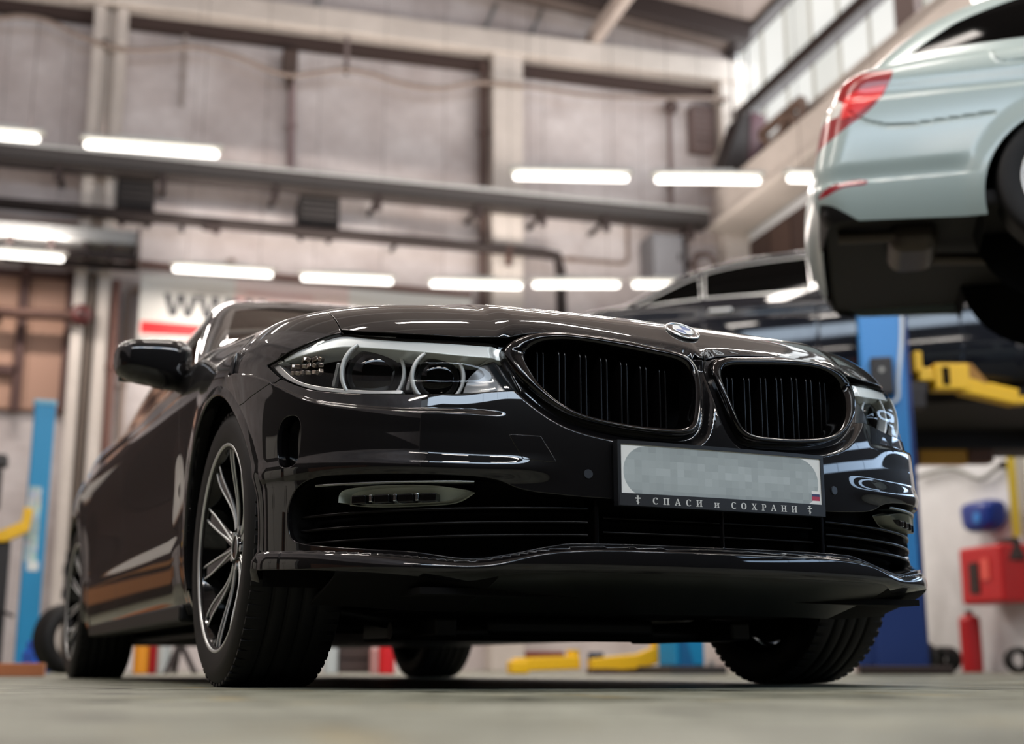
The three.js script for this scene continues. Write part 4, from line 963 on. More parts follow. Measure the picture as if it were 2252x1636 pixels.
// ---------------------------------------------------------------- round badge on the bonnet
{
  const R = 0.041, z0 = 0.722, y0 = 0.806, n = new THREE.Vector3();
  const y = (() => { let a = 0.6, b = 1; for (let i = 0; i < 30; i++) { const m = (a + b) / 2; if (carF(0.002, m, z0) < 0) a = m; else b = m; } return a; })();
  n.set(0, carF(0, y + 0.002, z0) - carF(0, y - 0.002, z0), carF(0, y, z0 + 0.002) - carF(0, y, z0 - 0.002)).normalize();
  const q = new THREE.Quaternion().setFromUnitVectors(new THREE.Vector3(0, 1, 0), n);
  const put = (g) => { g.applyQuaternion(q); g.translate(0 + n.x * 0.001, y + n.y * 0.001, z0 + n.z * 0.001); return g; };
  const badge = mk('badge', put(lathe([[0.0001, 0.0045], [R * 0.62, 0.004], [R * 0.93, 0.0025], [R, 0]], 56)), phys(0x0b0c0e, 0.2, 0, { clearcoat: 1, clearcoatRoughness: 0.03 }), sedan);
  const ringG = (r, t) => { const g = new THREE.TorusGeometry(r, t, 10, 56); g.rotateX(Math.PI / 2); g.translate(0, r > R * 0.8 ? 0.0022 : 0.0048, 0); return g; };
  mk('badge_ring', [put(ringG(R * 0.97, 0.0024)), put(ringG(R * 0.60, 0.0013))], chrome, badge);
  for (let i = 0; i < 4; i++) { const g = new THREE.CircleGeometry(R * 0.585, 14, i * HALF + 0.0, HALF); g.rotateX(-HALF); g.translate(0, 0.0051, 0); mk('badge_quarter', put(g), phys(i % 2 ? 0xdfe4e4 : 0x2a5f9c, 0.2, 0, { clearcoat: 1 }), badge); }
}
// ================================================================ two cars raised on lifts behind
function raisedCar(o) {
  const L = o.L, W = spline([0.12, 0.20, 0.32, 0.55, 0.80, 0.92, 1.02, 1.1], [0.74, 0.80, 0.845, 0.862, 0.856, 0.838, 0.80, 0.76]);
  const back = spline(o.back.map((p) => p[0]), o.back.map((p) => p[1])), roof = spline(o.roof.map((p) => p[0]), o.roof.map((p) => p[1]));
  const nose = spline([0.15, 0.3, 0.5, 0.65, 0.8], [0.12, 0.03, 0.0, 0.03, 0.16]), top = spline(o.top.map((p) => p[0]), o.top.map((p) => p[1]));
  const GW = spline([0.85, 1.0, 1.15, 1.3, 1.42, 1.5], [0.845, 0.79, 0.73, 0.655, 0.575, 0.50]);
  const grooves = o.grooves ?? [], gD = (a, y) => { let d = 1; for (const g of grooves) for (let i = 1; i < g.length; i++) { const ex = g[i][0] - g[i - 1][0], ey = g[i][1] - g[i - 1][1], wx = a - g[i - 1][0], wy = y - g[i - 1][1], t = Math.min(1, Math.max(0, (wx * ex + wy * ey) / (ex * ex + ey * ey))); d = Math.min(d, Math.hypot(wx - ex * t, wy - ey * t)); } return d; };
  const arch = (a, y) => Math.min(Math.hypot(a - o.rear, y - 0.32), Math.hypot(a - o.front, y - 0.32));
  const body = (x, y, a) => {
    const X = Math.abs(x);
    let f = X - W(y);
    f = rmax(f, back(y) + 0.10 * X * X - a, 0.12);
    f = rmax(f, a - (L - nose(y) - 0.25 * X * X), 0.16);
    f = rmax(f, (y - top(a) + 0.06 * X * X) * 0.95, 0.06);
    let d = 0;
    if (X > 0.55) {
      const r = arch(a, y); d += 0.012 * (1 - sstep(0.36, 0.46, r)) * sstep(0.1, 0.25, y);
      d -= 0.012 * sstep(-0.004, 0.02, y - o.crease(a)) * (1 - sstep(0.03, 0.12, y - o.crease(a)));
      d -= 0.010 * sstep(-0.003, 0.012, y - o.low) * (1 - sstep(0.02, 0.10, y - o.low)) * (1 - sstep(o.rear - 0.5, o.rear - 0.35, a)) * (a < o.rear ? 1 : 0);
      if (a < 4.2) d -= 0.006 * (1 - sstep(0.003, 0.010, gD(a, y)));
    }
    return f - d;
  };
  const green = (x, y, a) => {
    const X = Math.abs(x), aa = a + 0.22 * X * X * sstep(L * 0.55, L * 0.8, a) - 0.12 * X * X * sstep(1.6, 0.6, a);
    return rmax((y - roof(aa) + 0.07 * X * X) * 0.85, (X - GW(y) + 0.05 * sstep(1.0, 0.2, a)) * 0.9, 0.055);
  };
  const E0 = 0.95, SIDE = L - 1.9;
  const ray = (s, e) => {
    const c = Math.cos(e), n = Math.sin(e);
    if (s < HALF) return [0, 0.55, L - E0, Math.sin(s) * c, n, Math.cos(s) * c];
    if (s < HALF + SIDE) return [0, 0.55, L - E0 - (s - HALF), c, n, 0];
    const t = s - HALF - SIDE; return [0, 0.55, E0, Math.cos(t) * c, n, -Math.sin(t) * c];
  };
  const shoot = (F, up) => (s, e, out, k) => {
    const r = ray(s, e); let a = 0.1, b = 1.5;
    for (let i = 0; i < 26; i++) { const m = (a + b) / 2; if (F(r[0] + r[3] * m, r[1] + up + r[4] * m, r[2] + r[5] * m) < 0) a = m; else b = m; }
    out[k] = r[0] + r[3] * a; out[k + 1] = r[1] + up + r[4] * a; out[k + 2] = r[2] + r[5] * a; return out;
  };
  const t = thing(o.name, o.label, 'car', o.pos, o.turn), paint = o.paint, all = [0, 2 * HALF + SIDE];
  const lampD = o.lamp ? outline(o.lamp) : () => 1, fogD = o.fog ? outline(o.fog) : () => 1, cut = polyline(o.cut);
  const inLamp = (x, y, a) => Math.abs(x) > 0.42 && a < 1 ? lampD(a, y) : 1, inFog = (x, y, a) => Math.abs(x) > 0.3 && a < 1 ? fogD(a, y) : 1;
  const main = skin({ hit: shoot(body, 0), a: all, b: [-0.42, 1.2], na: 700, nb: 230, F: body, keep: (x, y, a) => Math.min(Math.abs(x) > 0.5 ? arch(a, y) - 0.365 : 1, y - cut(a), inLamp(x, y, a) - 0.003, inFog(x, y, a) - 0.002) });
  mk('bodywork', both(main), paint, t);
  const lower = skin({ hit: shoot(body, 0), a: all, b: [-0.46, 0], na: 300, nb: 50, F: body, keep: (x, y, a) => Math.min(Math.abs(x) > 0.5 ? arch(a, y) - 0.365 : 1, cut(a) - 0.003 - y, y - lerp(0.27, 0.15, sstep(0.7, 1.5, a))) });
  mk('lower_trim', both(lower), plastic, t);
  // glass and roof
  const panes = o.panes.map((p) => outline(p)), front = (x, a) => Math.min(a - o.wind, 0), range = { hit: shoot(green, 0.3), a: all, b: [0.0, 1.55], na: 360, nb: 100, F: green };
  const sides = (x, y, a) => Math.abs(x) > 0.45 ? Math.min(...panes.map((p) => p(a, y))) : 1;
  const screen = (x, y, a) => Math.min(Math.max(a - o.wind, o.hatch - a), GW(y) - 0.10 - Math.abs(x), y - 1.0, 1.40 - y);
  mk('roof', both(skin({ ...range, keep: (x, y, a) => Math.min(y - 0.93, sides(x, y, a) - 0.002, -screen(x, y, a)) })), paint, t);
  mk('screen_glass', both(skin({ ...range, keep: (x, y, a) => screen(x, y, a) - 0.002, rim: 0 })), dullGlass, t);
  panes.forEach((p, i) => {
    const lo = o.panes[i].reduce((m, q) => Math.min(m, q[0]), 9), hi = o.panes[i].reduce((m, q) => Math.max(m, q[0]), 0), S = (a) => HALF + L - E0 - a;
    const g = skin({ ...range, a: [lo < E0 + 0.05 ? HALF + SIDE - 1.0 : S(hi + 0.1), lo < E0 + 0.05 ? 2 * HALF + SIDE : S(Math.max(E0, lo - 0.1))], na: 110, nb: 90, keep: (x, y, a) => Math.abs(x) > 0.45 ? -p(a, y) - 0.003 : -1, rim: 0 });
    mk('side_window', g, dullGlass, t); mk('side_window', mirrored(g), dullGlass, t);
    if (o.chrome) {
      const q = skin({ ...range, a: [lo < E0 + 0.05 ? HALF + SIDE - 1.0 : S(hi + 0.1), lo < E0 + 0.05 ? 2 * HALF + SIDE : S(Math.max(E0, lo - 0.1))], na: 260, nb: 200, keep: (x, y, a) => Math.abs(x) > 0.45 ? Math.min(0.0055 - p(a, y), p(a, y) + 0.002) : -1, rim: 0.008 });
      const k = (g2) => { const P = g2.attributes.position; for (let i2 = 0; i2 < P.count; i2++) P.setX(i2, P.getX(i2) * 1.006); return g2; };
      mk('window_trim', k(q), satin, t); mk('window_trim', mirrored(q), satin, t);
    }
  });
  if (o.lamp) for (const s of [1, -1]) {
    const f = (g) => s > 0 ? g : mirrored(g), rng = { hit: shoot(body, 0), a: [HALF + SIDE - 0.1, 2 * HALF + SIDE], b: [-0.3, 0.8], na: 120, nb: 90, F: body };
    const whiteD = outline(o.lampWhite);
    const red = mk('tail_lamp', f(skin({ ...rng, keep: (x, y, a) => Math.abs(x) > 0.42 ? Math.min(-lampD(a, y), whiteD(a, y)) : -1, rim: 0.03 })), phys(0x8a0209, 0.3, 0, { clearcoat: 0.35, clearcoatRoughness: 0.12 }), t);
    mk('reversing_lens', f(skin({ ...rng, keep: (x, y, a) => Math.abs(x) > 0.42 ? Math.min(-lampD(a, y), -whiteD(a, y)) : -1, rim: 0.01 })), phys(0xd9d6cf, 0.15, 0, { clearcoat: 1 }), red);
    const bandD = outline(o.lampBand);
    const band = f(skin({ ...rng, keep: (x, y, a) => Math.abs(x) > 0.42 ? Math.min(-bandD(a, y), -lampD(a, y)) : -1, rim: 0 })); const P = band.attributes.position, Nn = band.attributes.normal; for (let i = 0; i < P.count; i++) P.setXYZ(i, P.getX(i) + Nn.getX(i) * 0.002, P.getY(i) + Nn.getY(i) * 0.002, P.getZ(i) + Nn.getZ(i) * 0.002);
    mk('lamp_reflector', band, phys(0xd8100f, 0.3, 0, { clearcoat: 0.35, clearcoatRoughness: 0.12 }), red);
    mk('rear_reflector', f(skin({ ...rng, keep: (x, y, a) => Math.abs(x) > 0.3 ? -fogD(a, y) : -1, rim: 0.01 })), phys(0x8c0c1c, 0.15, 0, { clearcoat: 1 }), t);
  }
  // wheels hang a little on their springs
  for (const [a, drop] of [[o.rear, o.droop], [o.front, o.droop]]) for (const s of [-1, 1]) {
    const w = new THREE.Group(); w.name = 'wheel'; t.add(w); w.position.set(s * 0.76, 0.32 - drop, a); w.rotation.y = s > 0 ? 0 : Math.PI;
    const spun = (pts, seg = 48) => { const g = lathe(pts, seg); g.rotateZ(-Math.PI / 2); return g; };
    mk('tyre', spun([[0.21, -0.09], [0.24, -0.10], [0.29, -0.102], [0.312, -0.085], [0.316, -0.05], [0.316, 0.05], [0.312, 0.085], [0.29, 0.102], [0.24, 0.10], [0.21, 0.09]].reverse()), rubber, w);
    const rim = mk('rim', spun([[0.215, 0.09], [0.212, 0.097], [0.200, 0.09], [0.19, 0.05], [0.18, -0.08]].reverse()), o.rim, w), sp = [];
    for (let k = 0; k < 5; k++) { const b = box(0.062, 0.115, 0, 0.03, 0.17, 0.06, 0.01); b.rotateX(k * 2 * Math.PI / 5); sp.push(b); }
    for (const b of sp) mk('spoke', b, o.rim, rim);
    mk('hub', [spun([[0, 0.075], [0.05, 0.072], [0.055, -0.02]].reverse(), 24), spun([[0.05, 0.0], [0.13, 0.0], [0.13, -0.02], [0.05, -0.02]].reverse(), 32)], greySteel, w);
  }
  // from below: pan, exhaust, axle, springs
  mk('underbody', [box(0, (o.pan ?? 0.205), L / 2 + 0.4, 1.44, 0.1, L - 1.3, 0.01), box(0, 0.33, 0.50, 1.62, 0.08, 0.86, 0.03), box(0, 0.15, o.front, 0.9, 0.10, 0.8, 0.03), box(0.3, 0.16, L / 2, 0.25, 0.05, 2.0, 0.01)], std(0x171211, 0.8), t);
  for (const a of [o.rear, o.front]) for (const s of [-1, 1]) { const g = new THREE.CylinderGeometry(0.385, 0.385, 0.42, 32, 1, true, HALF - 1.9, 3.8); g.rotateZ(HALF); const cap = new THREE.CircleGeometry(0.385, 32); cap.rotateY(HALF); cap.translate(-s * 0.2, 0, 0); for (const q of [g, cap]) q.translate(s * 0.62, 0.33, a); mk('wheel_liner', [g, cap], deepBlack, t); }
  mk('silencer', [box(-0.45, 0.25, 0.45, 0.42, 0.15, 0.22, 0.07), bar([-0.3, 0.23, 0.5], [0, 0.15, 2.8], 0.028), bar([-0.62, 0.25, 0.4], [-0.62, 0.26, 0.13], 0.03)], std(0x4d453f, 0.45, 0.7), t);
  mk('rear_axle', [bar([-0.7, 0.20 - o.droop * 0.8, o.rear], [0.7, 0.20 - o.droop * 0.8, o.rear], 0.045), beam([-0.5, 0.16, o.rear + 0.5], [-0.62, 0.24 - o.droop, o.rear], 0.07, 0.06, 0.01), beam([0.5, 0.16, o.rear + 0.5], [0.62, 0.24 - o.droop, o.rear], 0.07, 0.06, 0.01)], std(0x231b19, 0.7, 0.3), t);
  for (const s of [-1, 1]) {
    const pts = []; for (let i = 0; i <= 60; i++) { const u = i / 60 * 2 * Math.PI * 4.5; pts.push([s * 0.56 + Math.cos(u) * 0.055, 0.20 - o.droop * 0.8 + i / 60 * 0.25, o.rear - 0.05 + Math.sin(u) * 0.055]); }
    mk('spring', tube(pts, 0.008, 160, 6), std(0x2a2422, 0.6), t);
  }
  for (const s of [-1, 1]) if (o.handles) for (const [a, y] of o.handles) mk('door_handle', box(s * 0.862, y, a, 0.03, 0.028, 0.19, 0.012), o.chrome ? satin : paint, t);
  return { t, body };
}
const TURN = 59.7 * Math.PI / 180;
raisedCar({
  name: 'hatchback', label: 'pale silver car raised on a lift, red tail lamp, dark underside seen from below', pos: [1.60 + 0.86 * 0.505, 1.66, -1.38 - 0.86 * 0.863], turn: TURN, L: 4.42, rear: 1.10, front: 3.70, droop: -0.06,
  paint: phys(0x93a19e, 0.36, 0.05, { clearcoat: 0.5, clearcoatRoughness: 0.14 }), rim: std(0xc9c9c5, 0.35, 0.6),
  back: [[0.12, 0.20], [0.2, 0.10], [0.3, 0.01], [0.42, -0.03], [0.55, -0.01], [0.68, 0.02], [0.85, 0.07], [0.95, 0.14], [1.05, 0.23]], top: [[0, 0.97], [0.6, 1.05], [2, 1.0], [3.2, 0.98], [3.8, 0.90], [4.2, 0.78], [4.4, 0.66]],
  roof: [[0.0, 0.72], [0.15, 0.92], [0.25, 1.035], [0.36, 1.14], [0.5, 1.245], [0.75, 1.36], [1.2, 1.445], [1.8, 1.47], [2.4, 1.43], [2.9, 1.27], [3.5, 0.98]],
  wind: 2.75, hatch: 0.42, cut: [[-0.1, 0.13], [0.02, 0.13], [0.06, 0.36], [0.11, 0.34], [0.22, 0.265], [0.74, 0.245], [1.4, 0.23], [4.5, 0.20]],
  lamp: rounded([[0.02, 0.62], [0.10, 0.63], [0.20, 0.69], [0.31, 0.77], [0.385, 0.885], [0.402, 0.942, 1], [0.30, 0.945], [0.2, 0.94], [0.05, 0.90, 1], [0, 0.75]], 4), lampWhite: [[-0.1, 0.74], [0.16, 0.74], [0.185, 0.80], [0.15, 0.85], [-0.1, 0.85]], lampBand: [[0.17, 0.72], [0.24, 0.74], [0.36, 0.83], [0.37, 0.87], [0.25, 0.86], [0.19, 0.83]],
  fog: rounded([[0.05, 0.385], [0.10, 0.418], [0.20, 0.438], [0.262, 0.434], [0.255, 0.415], [0.17, 0.41], [0.09, 0.383]], 4),
  panes: [rounded([[0.475, 1.045, 1], [0.65, 1.055], [1.55, 1.06, 1], [1.55, 1.36, 1], [1.1, 1.335], [0.75, 1.225], [0.61, 1.145]], 4), [[1.62, 1.06], [2.5, 1.05], [2.95, 1.04], [2.6, 1.22], [2.25, 1.34], [1.62, 1.365]]],
  grooves: [[[0.22, 0.745], [0.28, 0.70], [0.36, 0.672], [0.47, 0.665], [0.80, 0.685]], [[0.82, 1.02], [0.82, 0.955], [0.84, 0.93], [0.87, 0.92], [1.05, 0.92], [1.08, 0.94], [1.08, 1.02]], [[1.6, 1.0], [1.58, 0.25]], [[2.6, 1.0], [2.6, 0.25]]],
  crease: (a) => 0.80 + 0.0 * a, low: 0.425, handles: [[1.75, 0.90], [2.75, 0.88]],
});
raisedCar({
  name: 'saloon_car', label: 'dark blue black saloon raised high behind, bright window outline, blue lift column before it', pos: [2.19 + 0.86 * 0.505, 2.0, -6.63 - 0.86 * 0.863], turn: TURN, L: 4.75, rear: 1.15, front: 3.95, droop: 0.06,
  paint: phys(0x0a0d16, 0.4, 0.0, { clearcoat: 0.7, clearcoatRoughness: 0.04, specularIntensity: 0.1 }), rim: std(0x6a6a6c, 0.4, 0.8), chrome: true, pan: 0.10,
  back: [[0.12, 0.12], [0.2, 0.06], [0.4, 0.0], [0.6, 0.0], [0.8, 0.02], [0.95, 0.08], [1.05, 0.14]], top: [[0, 0.94], [0.3, 1.0], [0.6, 1.01], [2, 0.97], [3.2, 0.99], [3.9, 0.88], [4.4, 0.76], [4.75, 0.66]],
  roof: [[0.1, 0.86], [0.39, 1.02], [0.62, 1.13], [0.88, 1.245], [1.22, 1.355], [1.6, 1.415], [2.05, 1.44], [2.5, 1.42], [3.0, 1.28], [3.7, 0.96]],
  wind: 2.85, hatch: 1.05, cut: [[0, 0.30], [0.7, 0.20], [5, 0.18]],
  panes: [rounded([[0.58, 0.962, 1], [1.14, 0.998, 1], [1.12, 1.215, 1], [0.92, 1.13]], 4), rounded([[1.175, 1.0, 1], [2.02, 1.01, 1], [2.0, 1.335, 1], [1.6, 1.312], [1.3, 1.268], [1.165, 1.235, 1]], 4), rounded([[2.10, 1.01, 1], [3.15, 1.02, 1], [2.7, 1.24], [2.45, 1.325], [2.10, 1.34, 1]], 4)],
  grooves: [[[1.5, 0.25], [1.4, 0.5], [1.16, 0.75], [1.14, 1.0]], [[2.06, 1.0], [2.06, 0.22]], [[3.1, 1.0], [3.15, 0.5], [3.12, 0.22]]],
  crease: (a) => 0.80 - 0.008 * a, low: 0.4, handles: [[1.30, 0.87], [2.25, 0.865]],
});
// ================================================================ along the back wall
{
  const cablePts = [[-7.4, 8.5], [-5.2, 8.45], [-4.2, 8.62], [-3.39, 8.77], [-3.16, 8.83], [-2.8, 8.82], [-2.31, 8.64], [-1.69, 8.53], [-1.2, 8.60], [-0.77, 8.69], [-0.2, 8.62], [0.33, 8.46], [0.59, 8.43], [0.98, 8.52], [1.37, 8.62], [1.78, 8.60], [2.19, 8.51], [2.74, 8.49], [3.43, 8.67], [4.43, 8.70], [5.17, 8.68], [7.5, 8.9]];
  const c = thing('cable', 'thick dark cable hanging in waves under the top beam of the back wall', 'cable');
  mk('cord', tube(cablePts.map(([x, y]) => [x, y, -14.42]), 0.036, 260, 8), std(0x85756c, 0.8), c);
  for (const [x, y] of [[-2.0, 8.6], [1.4, 8.63], [3.6, 8.7], [7.4, 8.88]]) mk('clip', box(x, y, -14.47, 0.06, 0.12, 0.08, 0.01), darkSteel, c);
}
const onWall = -14.9;
function conduit(label, pts, r, m, clips = [], name = 'conduit', category = 'pipe') {
  const t = thing(name, label, category);
  const path = new THREE.CurvePath(), v = pts.map((p) => new THREE.Vector3(...p)), bend = 0.14;
  for (let i = 0; i + 1 < v.length; i++) {
    const d = v[i + 1].clone().sub(v[i]).normalize(), a = i ? v[i].clone().addScaledVector(d, bend) : v[i], b = i + 2 < v.length ? v[i + 1].clone().addScaledVector(d, -bend) : v[i + 1];
    path.add(new THREE.LineCurve3(a, b));
    if (i + 2 < v.length) { const e = v[i + 2].clone().sub(v[i + 1]).normalize(); path.add(new THREE.QuadraticBezierCurve3(b, v[i + 1], v[i + 1].clone().addScaledVector(e, bend))); }
  }
  mk('pipe', new THREE.TubeGeometry(path, 30 * (v.length - 1), r, 12, false), m, t);
  for (const [x, y, z] of clips) mk('clamp', [box(x, y, (z + onWall) / 2 + 0.001, 0.05, 0.05, Math.abs(z - onWall) - 0.002, 0.008), box(x, y, z, r * 2.6, 0.06, r * 2.6, 0.01)], m, t);
  return t;
}
const paleBrown = std(0x8a776d, 0.8), rustBrown = std(0x44291f, 0.7);
{
  const t = conduit('mauve upright pipe with a dark box at its top, on the left wall bay', [[0.63, 8.95, -14.78], [0.68, 6.9, -14.78]], 0.055, std(0x8b7676, 0.75), [[0.66, 7.8, -14.78]]);
  mk('junction_box', [box(0.60, 8.78, -14.76, 0.22, 0.34, 0.2, 0.02), lathe([[0.10, 0], [0.03, -0.3]], 16).translate(0.61, 8.62, -14.76)], std(0x4a3b35, 0.7), t);
}
conduit('short dark rod between the wavy cable and the top beam', [[1.40, 9.15, -14.46], [1.40, 8.70, -14.46]], 0.035, std(0x6f6260, 0.8), []);
conduit('faint thin upright conduit right of the twin pillar', [[-0.91, 9.15, -14.82], [-0.91, 7.95, -14.82]], 0.03, std(0x9a8f8a, 0.8), [[-0.91, 8.4, -14.82]]);
conduit('dark upright pipe running down the left edge of the middle pillar', [[3.55, 9.15, -14.70], [3.55, 3.2, -14.70]], 0.055, std(0x54423d, 0.75), [[3.55, 8.0, -14.70], [3.55, 5.0, -14.70]]);
{
  const t = conduit('upright conduit with a round cap near the right wall end', [[6.64, 8.76, -14.78], [6.62, 6.95, -14.78]], 0.035, std(0x6f5b56, 0.75), [[6.63, 7.5, -14.78]]);
  const s = new THREE.SphereGeometry(0.12, 20, 14); s.translate(6.66, 8.80, -14.76); mk('cap', s, std(0x50403d, 0.7), t);
}
{
  const t = thing('shade_box', 'added dark slatted vent box under the beam at the right end of the back wall', 'shade', [7.18, 8.42, -14.78]);  // slatted box added where shading darkens the wall under the beam
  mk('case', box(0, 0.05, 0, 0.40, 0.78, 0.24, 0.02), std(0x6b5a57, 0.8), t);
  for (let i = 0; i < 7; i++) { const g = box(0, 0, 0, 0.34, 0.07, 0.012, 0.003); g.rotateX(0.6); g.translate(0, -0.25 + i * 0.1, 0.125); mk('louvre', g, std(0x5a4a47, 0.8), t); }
}
conduit('thin dark conduit loop in the bay right of the middle pillar', [[4.13, 6.14, -14.82], [5.90, 6.14, -14.82], [5.90, 6.85, -14.82]], 0.028, paleBrown, [[5.0, 6.14, -14.82]]);
conduit('long level dark rail behind the lower row of lamps', [[-1.5, 5.53, -14.80], [3.4, 5.44, -14.80]], 0.05, std(0x6a5049, 0.8), [[-1.2, 5.52, -14.8], [1.0, 5.48, -14.8], [3.0, 5.45, -14.8]]);
// cable tray with brackets
{
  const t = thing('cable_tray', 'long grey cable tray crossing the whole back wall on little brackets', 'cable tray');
  mk('tray_base', box(-0.2, 6.63, -14.24, 14.3, 0.05, 0.34, 0.006), std(0x352f2d, 0.6, 0.2), t);  // base and sides coloured darker for the shaded underside
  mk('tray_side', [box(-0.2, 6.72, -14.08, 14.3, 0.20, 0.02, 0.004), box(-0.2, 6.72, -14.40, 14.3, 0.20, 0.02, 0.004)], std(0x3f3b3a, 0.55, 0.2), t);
  mk('tray_lip', box(-0.2, 6.845, -14.10, 14.3, 0.05, 0.10, 0.01), std(0xa5a5a4, 0.5, 0.2), t);  // paler lip puts the lit top edge into the colour
  for (const x of [-2.45, -1.1, 0.42, 1.86, 3.34, 4.31, 5.30, 6.65]) mk('bracket', [box(x, 6.50, -14.12, 0.09, 0.24, 0.08, 0.01), box(x, 6.575, -14.49, 0.07, 0.05, 0.8, 0.01)], darkSteel, t);
}
for (const [x, y, w, h, label] of [[-1.45, 6.37, 0.50, 0.50, 'dark square air box hanging under the cable tray, left one by the twin pillar'], [1.07, 6.37, 0.58, 0.50, 'dark square air box hanging under the cable tray, right one alone on the wall']]) {
  const t = thing('air_box', label, 'box', [x, y, -14.65]);
  mk('case', box(0, 0, 0, w, h, 0.44, 0.02), std(0x120c0b, 0.7), t);
  for (let i = 0; i < 5; i++) { const g = box(0, 0, 0, w - 0.08, 0.05, 0.01, 0.003); g.rotateX(0.5); g.translate(0, -h / 2 + 0.09 + i * (h - 0.16) / 4, 0.222); mk('louvre', g, std(0x1a1312, 0.7), t); }
  for (const q of [-0.35, 0.35]) mk('strap', box(w * q, 0, -0.235, 0.06, h + 0.08, 0.025, 0.005), darkSteel, t);
}
// brown heating pipe
{
  const t = conduit('dark brown heating pipe crossing the wall and bending down at its right end', [[-7.5, 6.10, -14.34], [4.64, 6.03, -14.34], [4.68, 3.6, -14.34]], 0.082, std(0x1f1310, 0.7), [[-5, 6.08, -14.34], [-0.8, 6.08, -14.34], [2.2, 6.05, -14.34]], 'heating_pipe');
  mk('tee', [bar([3.85, 6.04, -14.34], [3.85, 5.80, -14.34], 0.05), bar([3.85, 6.0, -14.34], [3.85, 6.08, -14.34], 0.085)], rustBrown, t);
  mk('valve', [box(-0.42, 5.98, -14.30, 0.26, 0.10, 0.12, 0.03), bar([-0.35, 5.9, -14.30], [-0.35, 6.0, -14.3], 0.05)], darkSteel, t);
}
{
  const t = thing('small_knob', 'small round dark knob on the wall just under the brown pipe', 'knob', [-0.10, 5.66, -14.86]);
  mk('knob', new THREE.SphereGeometry(0.07, 16, 12), paleBrown, t);
  mk('stem', bar([0, 0, -0.05], [0, 0, 0.03], 0.03), paleBrown, t);
}
// duct at the left
{
  const t = thing('steel_duct', 'square grey duct ending beside the twin pillar at the left', 'duct');
  mk('duct', box(-4.4, 5.56, -14.0, 6.1, 0.20, 0.5, 0.03), greySteel, t);
  mk('end_plate', box(-1.36, 5.50, -14.0, 0.05, 0.42, 0.56, 0.01), std(0x6d6461, 0.6, 0.3), t);
  mk('bottom_frame', [box(-2.2, 5.30, -13.8, 1.7, 0.09, 0.09, 0.01), box(-2.2, 5.30, -14.25, 1.7, 0.09, 0.09, 0.01)], darkSteel, t);
  for (const x of [-2.95, -2.45, -2.02, -1.72, -1.40]) mk('hanger', [box(x, 5.40, -14.0, 0.07, 0.22, 0.48, 0.01), box(x, 5.66, -14.45, 0.05, 0.05, 0.9, 0.01)], darkSteel, t);
}
// brown boarded window with its dark frame
{
  const boards = std(0xb8927e, 0.85), win = struct('window_1', box(-2.95, 4.32, -14.87, 1.45, 1.9, 0.06, 0.01), std(0x8a6a5c, 0.85));
  for (let i = 0; i < 3; i++) struct('panel', box(-3.43 + i * 0.48, 4.32, -14.815, 0.47, 1.84, 0.03, 0.006), i % 2 ? boards : std(0xab8775, 0.85), win);
  struct('window_frame', [box(-2.81, 4.35, -14.74, 0.12, 2.0, 0.12, 0.01), box(-3.24, 3.90, -14.74, 0.86, 0.13, 0.12, 0.01), box(-2.22, 4.35, -14.76, 0.10, 1.95, 0.1, 0.01), box(-2.95, 5.25, -14.76, 1.5, 0.10, 0.1, 0.01)], std(0x4a302b, 0.7), win);
}
{
  const t = conduit('level brown pipe at the left that ends in a round dark red valve', [[-7.5, 4.56, -14.36], [-2.12, 4.60, -14.36]], 0.075, rustBrown, [[-5, 4.58, -14.36], [-3.1, 4.59, -14.36]], 'valve_pipe');
  const s = new THREE.SphereGeometry(0.145, 24, 16); s.scale(1, 1, 0.7); s.translate(-2.04, 4.62, -14.34); mk('valve_wheel', s, std(0x4e1d1c, 0.5), t);
  mk('spindle', bar([-2.04, 4.62, -14.5], [-2.04, 4.62, -14.2], 0.03), darkSteel, t);
}
conduit('grey upright pipe in the groove of the twin pillar', [[-1.94, 5.25, -14.58], [-1.94, 0.0, -14.58]], 0.06, std(0x5f534a, 0.7), []);
conduit('brown upright pipe right beside the twin pillar, coming down from the duct', [[-1.63, 5.2, -14.62], [-1.63, 0.0, -14.62]], 0.058, std(0x6b4a41, 0.75), [[-1.63, 4.0, -14.62], [-1.63, 1.9, -14.62]]);
conduit('small grey pipe bent like a walking stick left of the banner', [[-1.47, 2.9, -14.8], [-1.47, 5.16, -14.8], [-1.18, 5.16, -14.8], [-1.18, 4.2, -14.8]], 0.045, std(0x8d7d74, 0.75), [[-1.47, 3.8, -14.8]]);
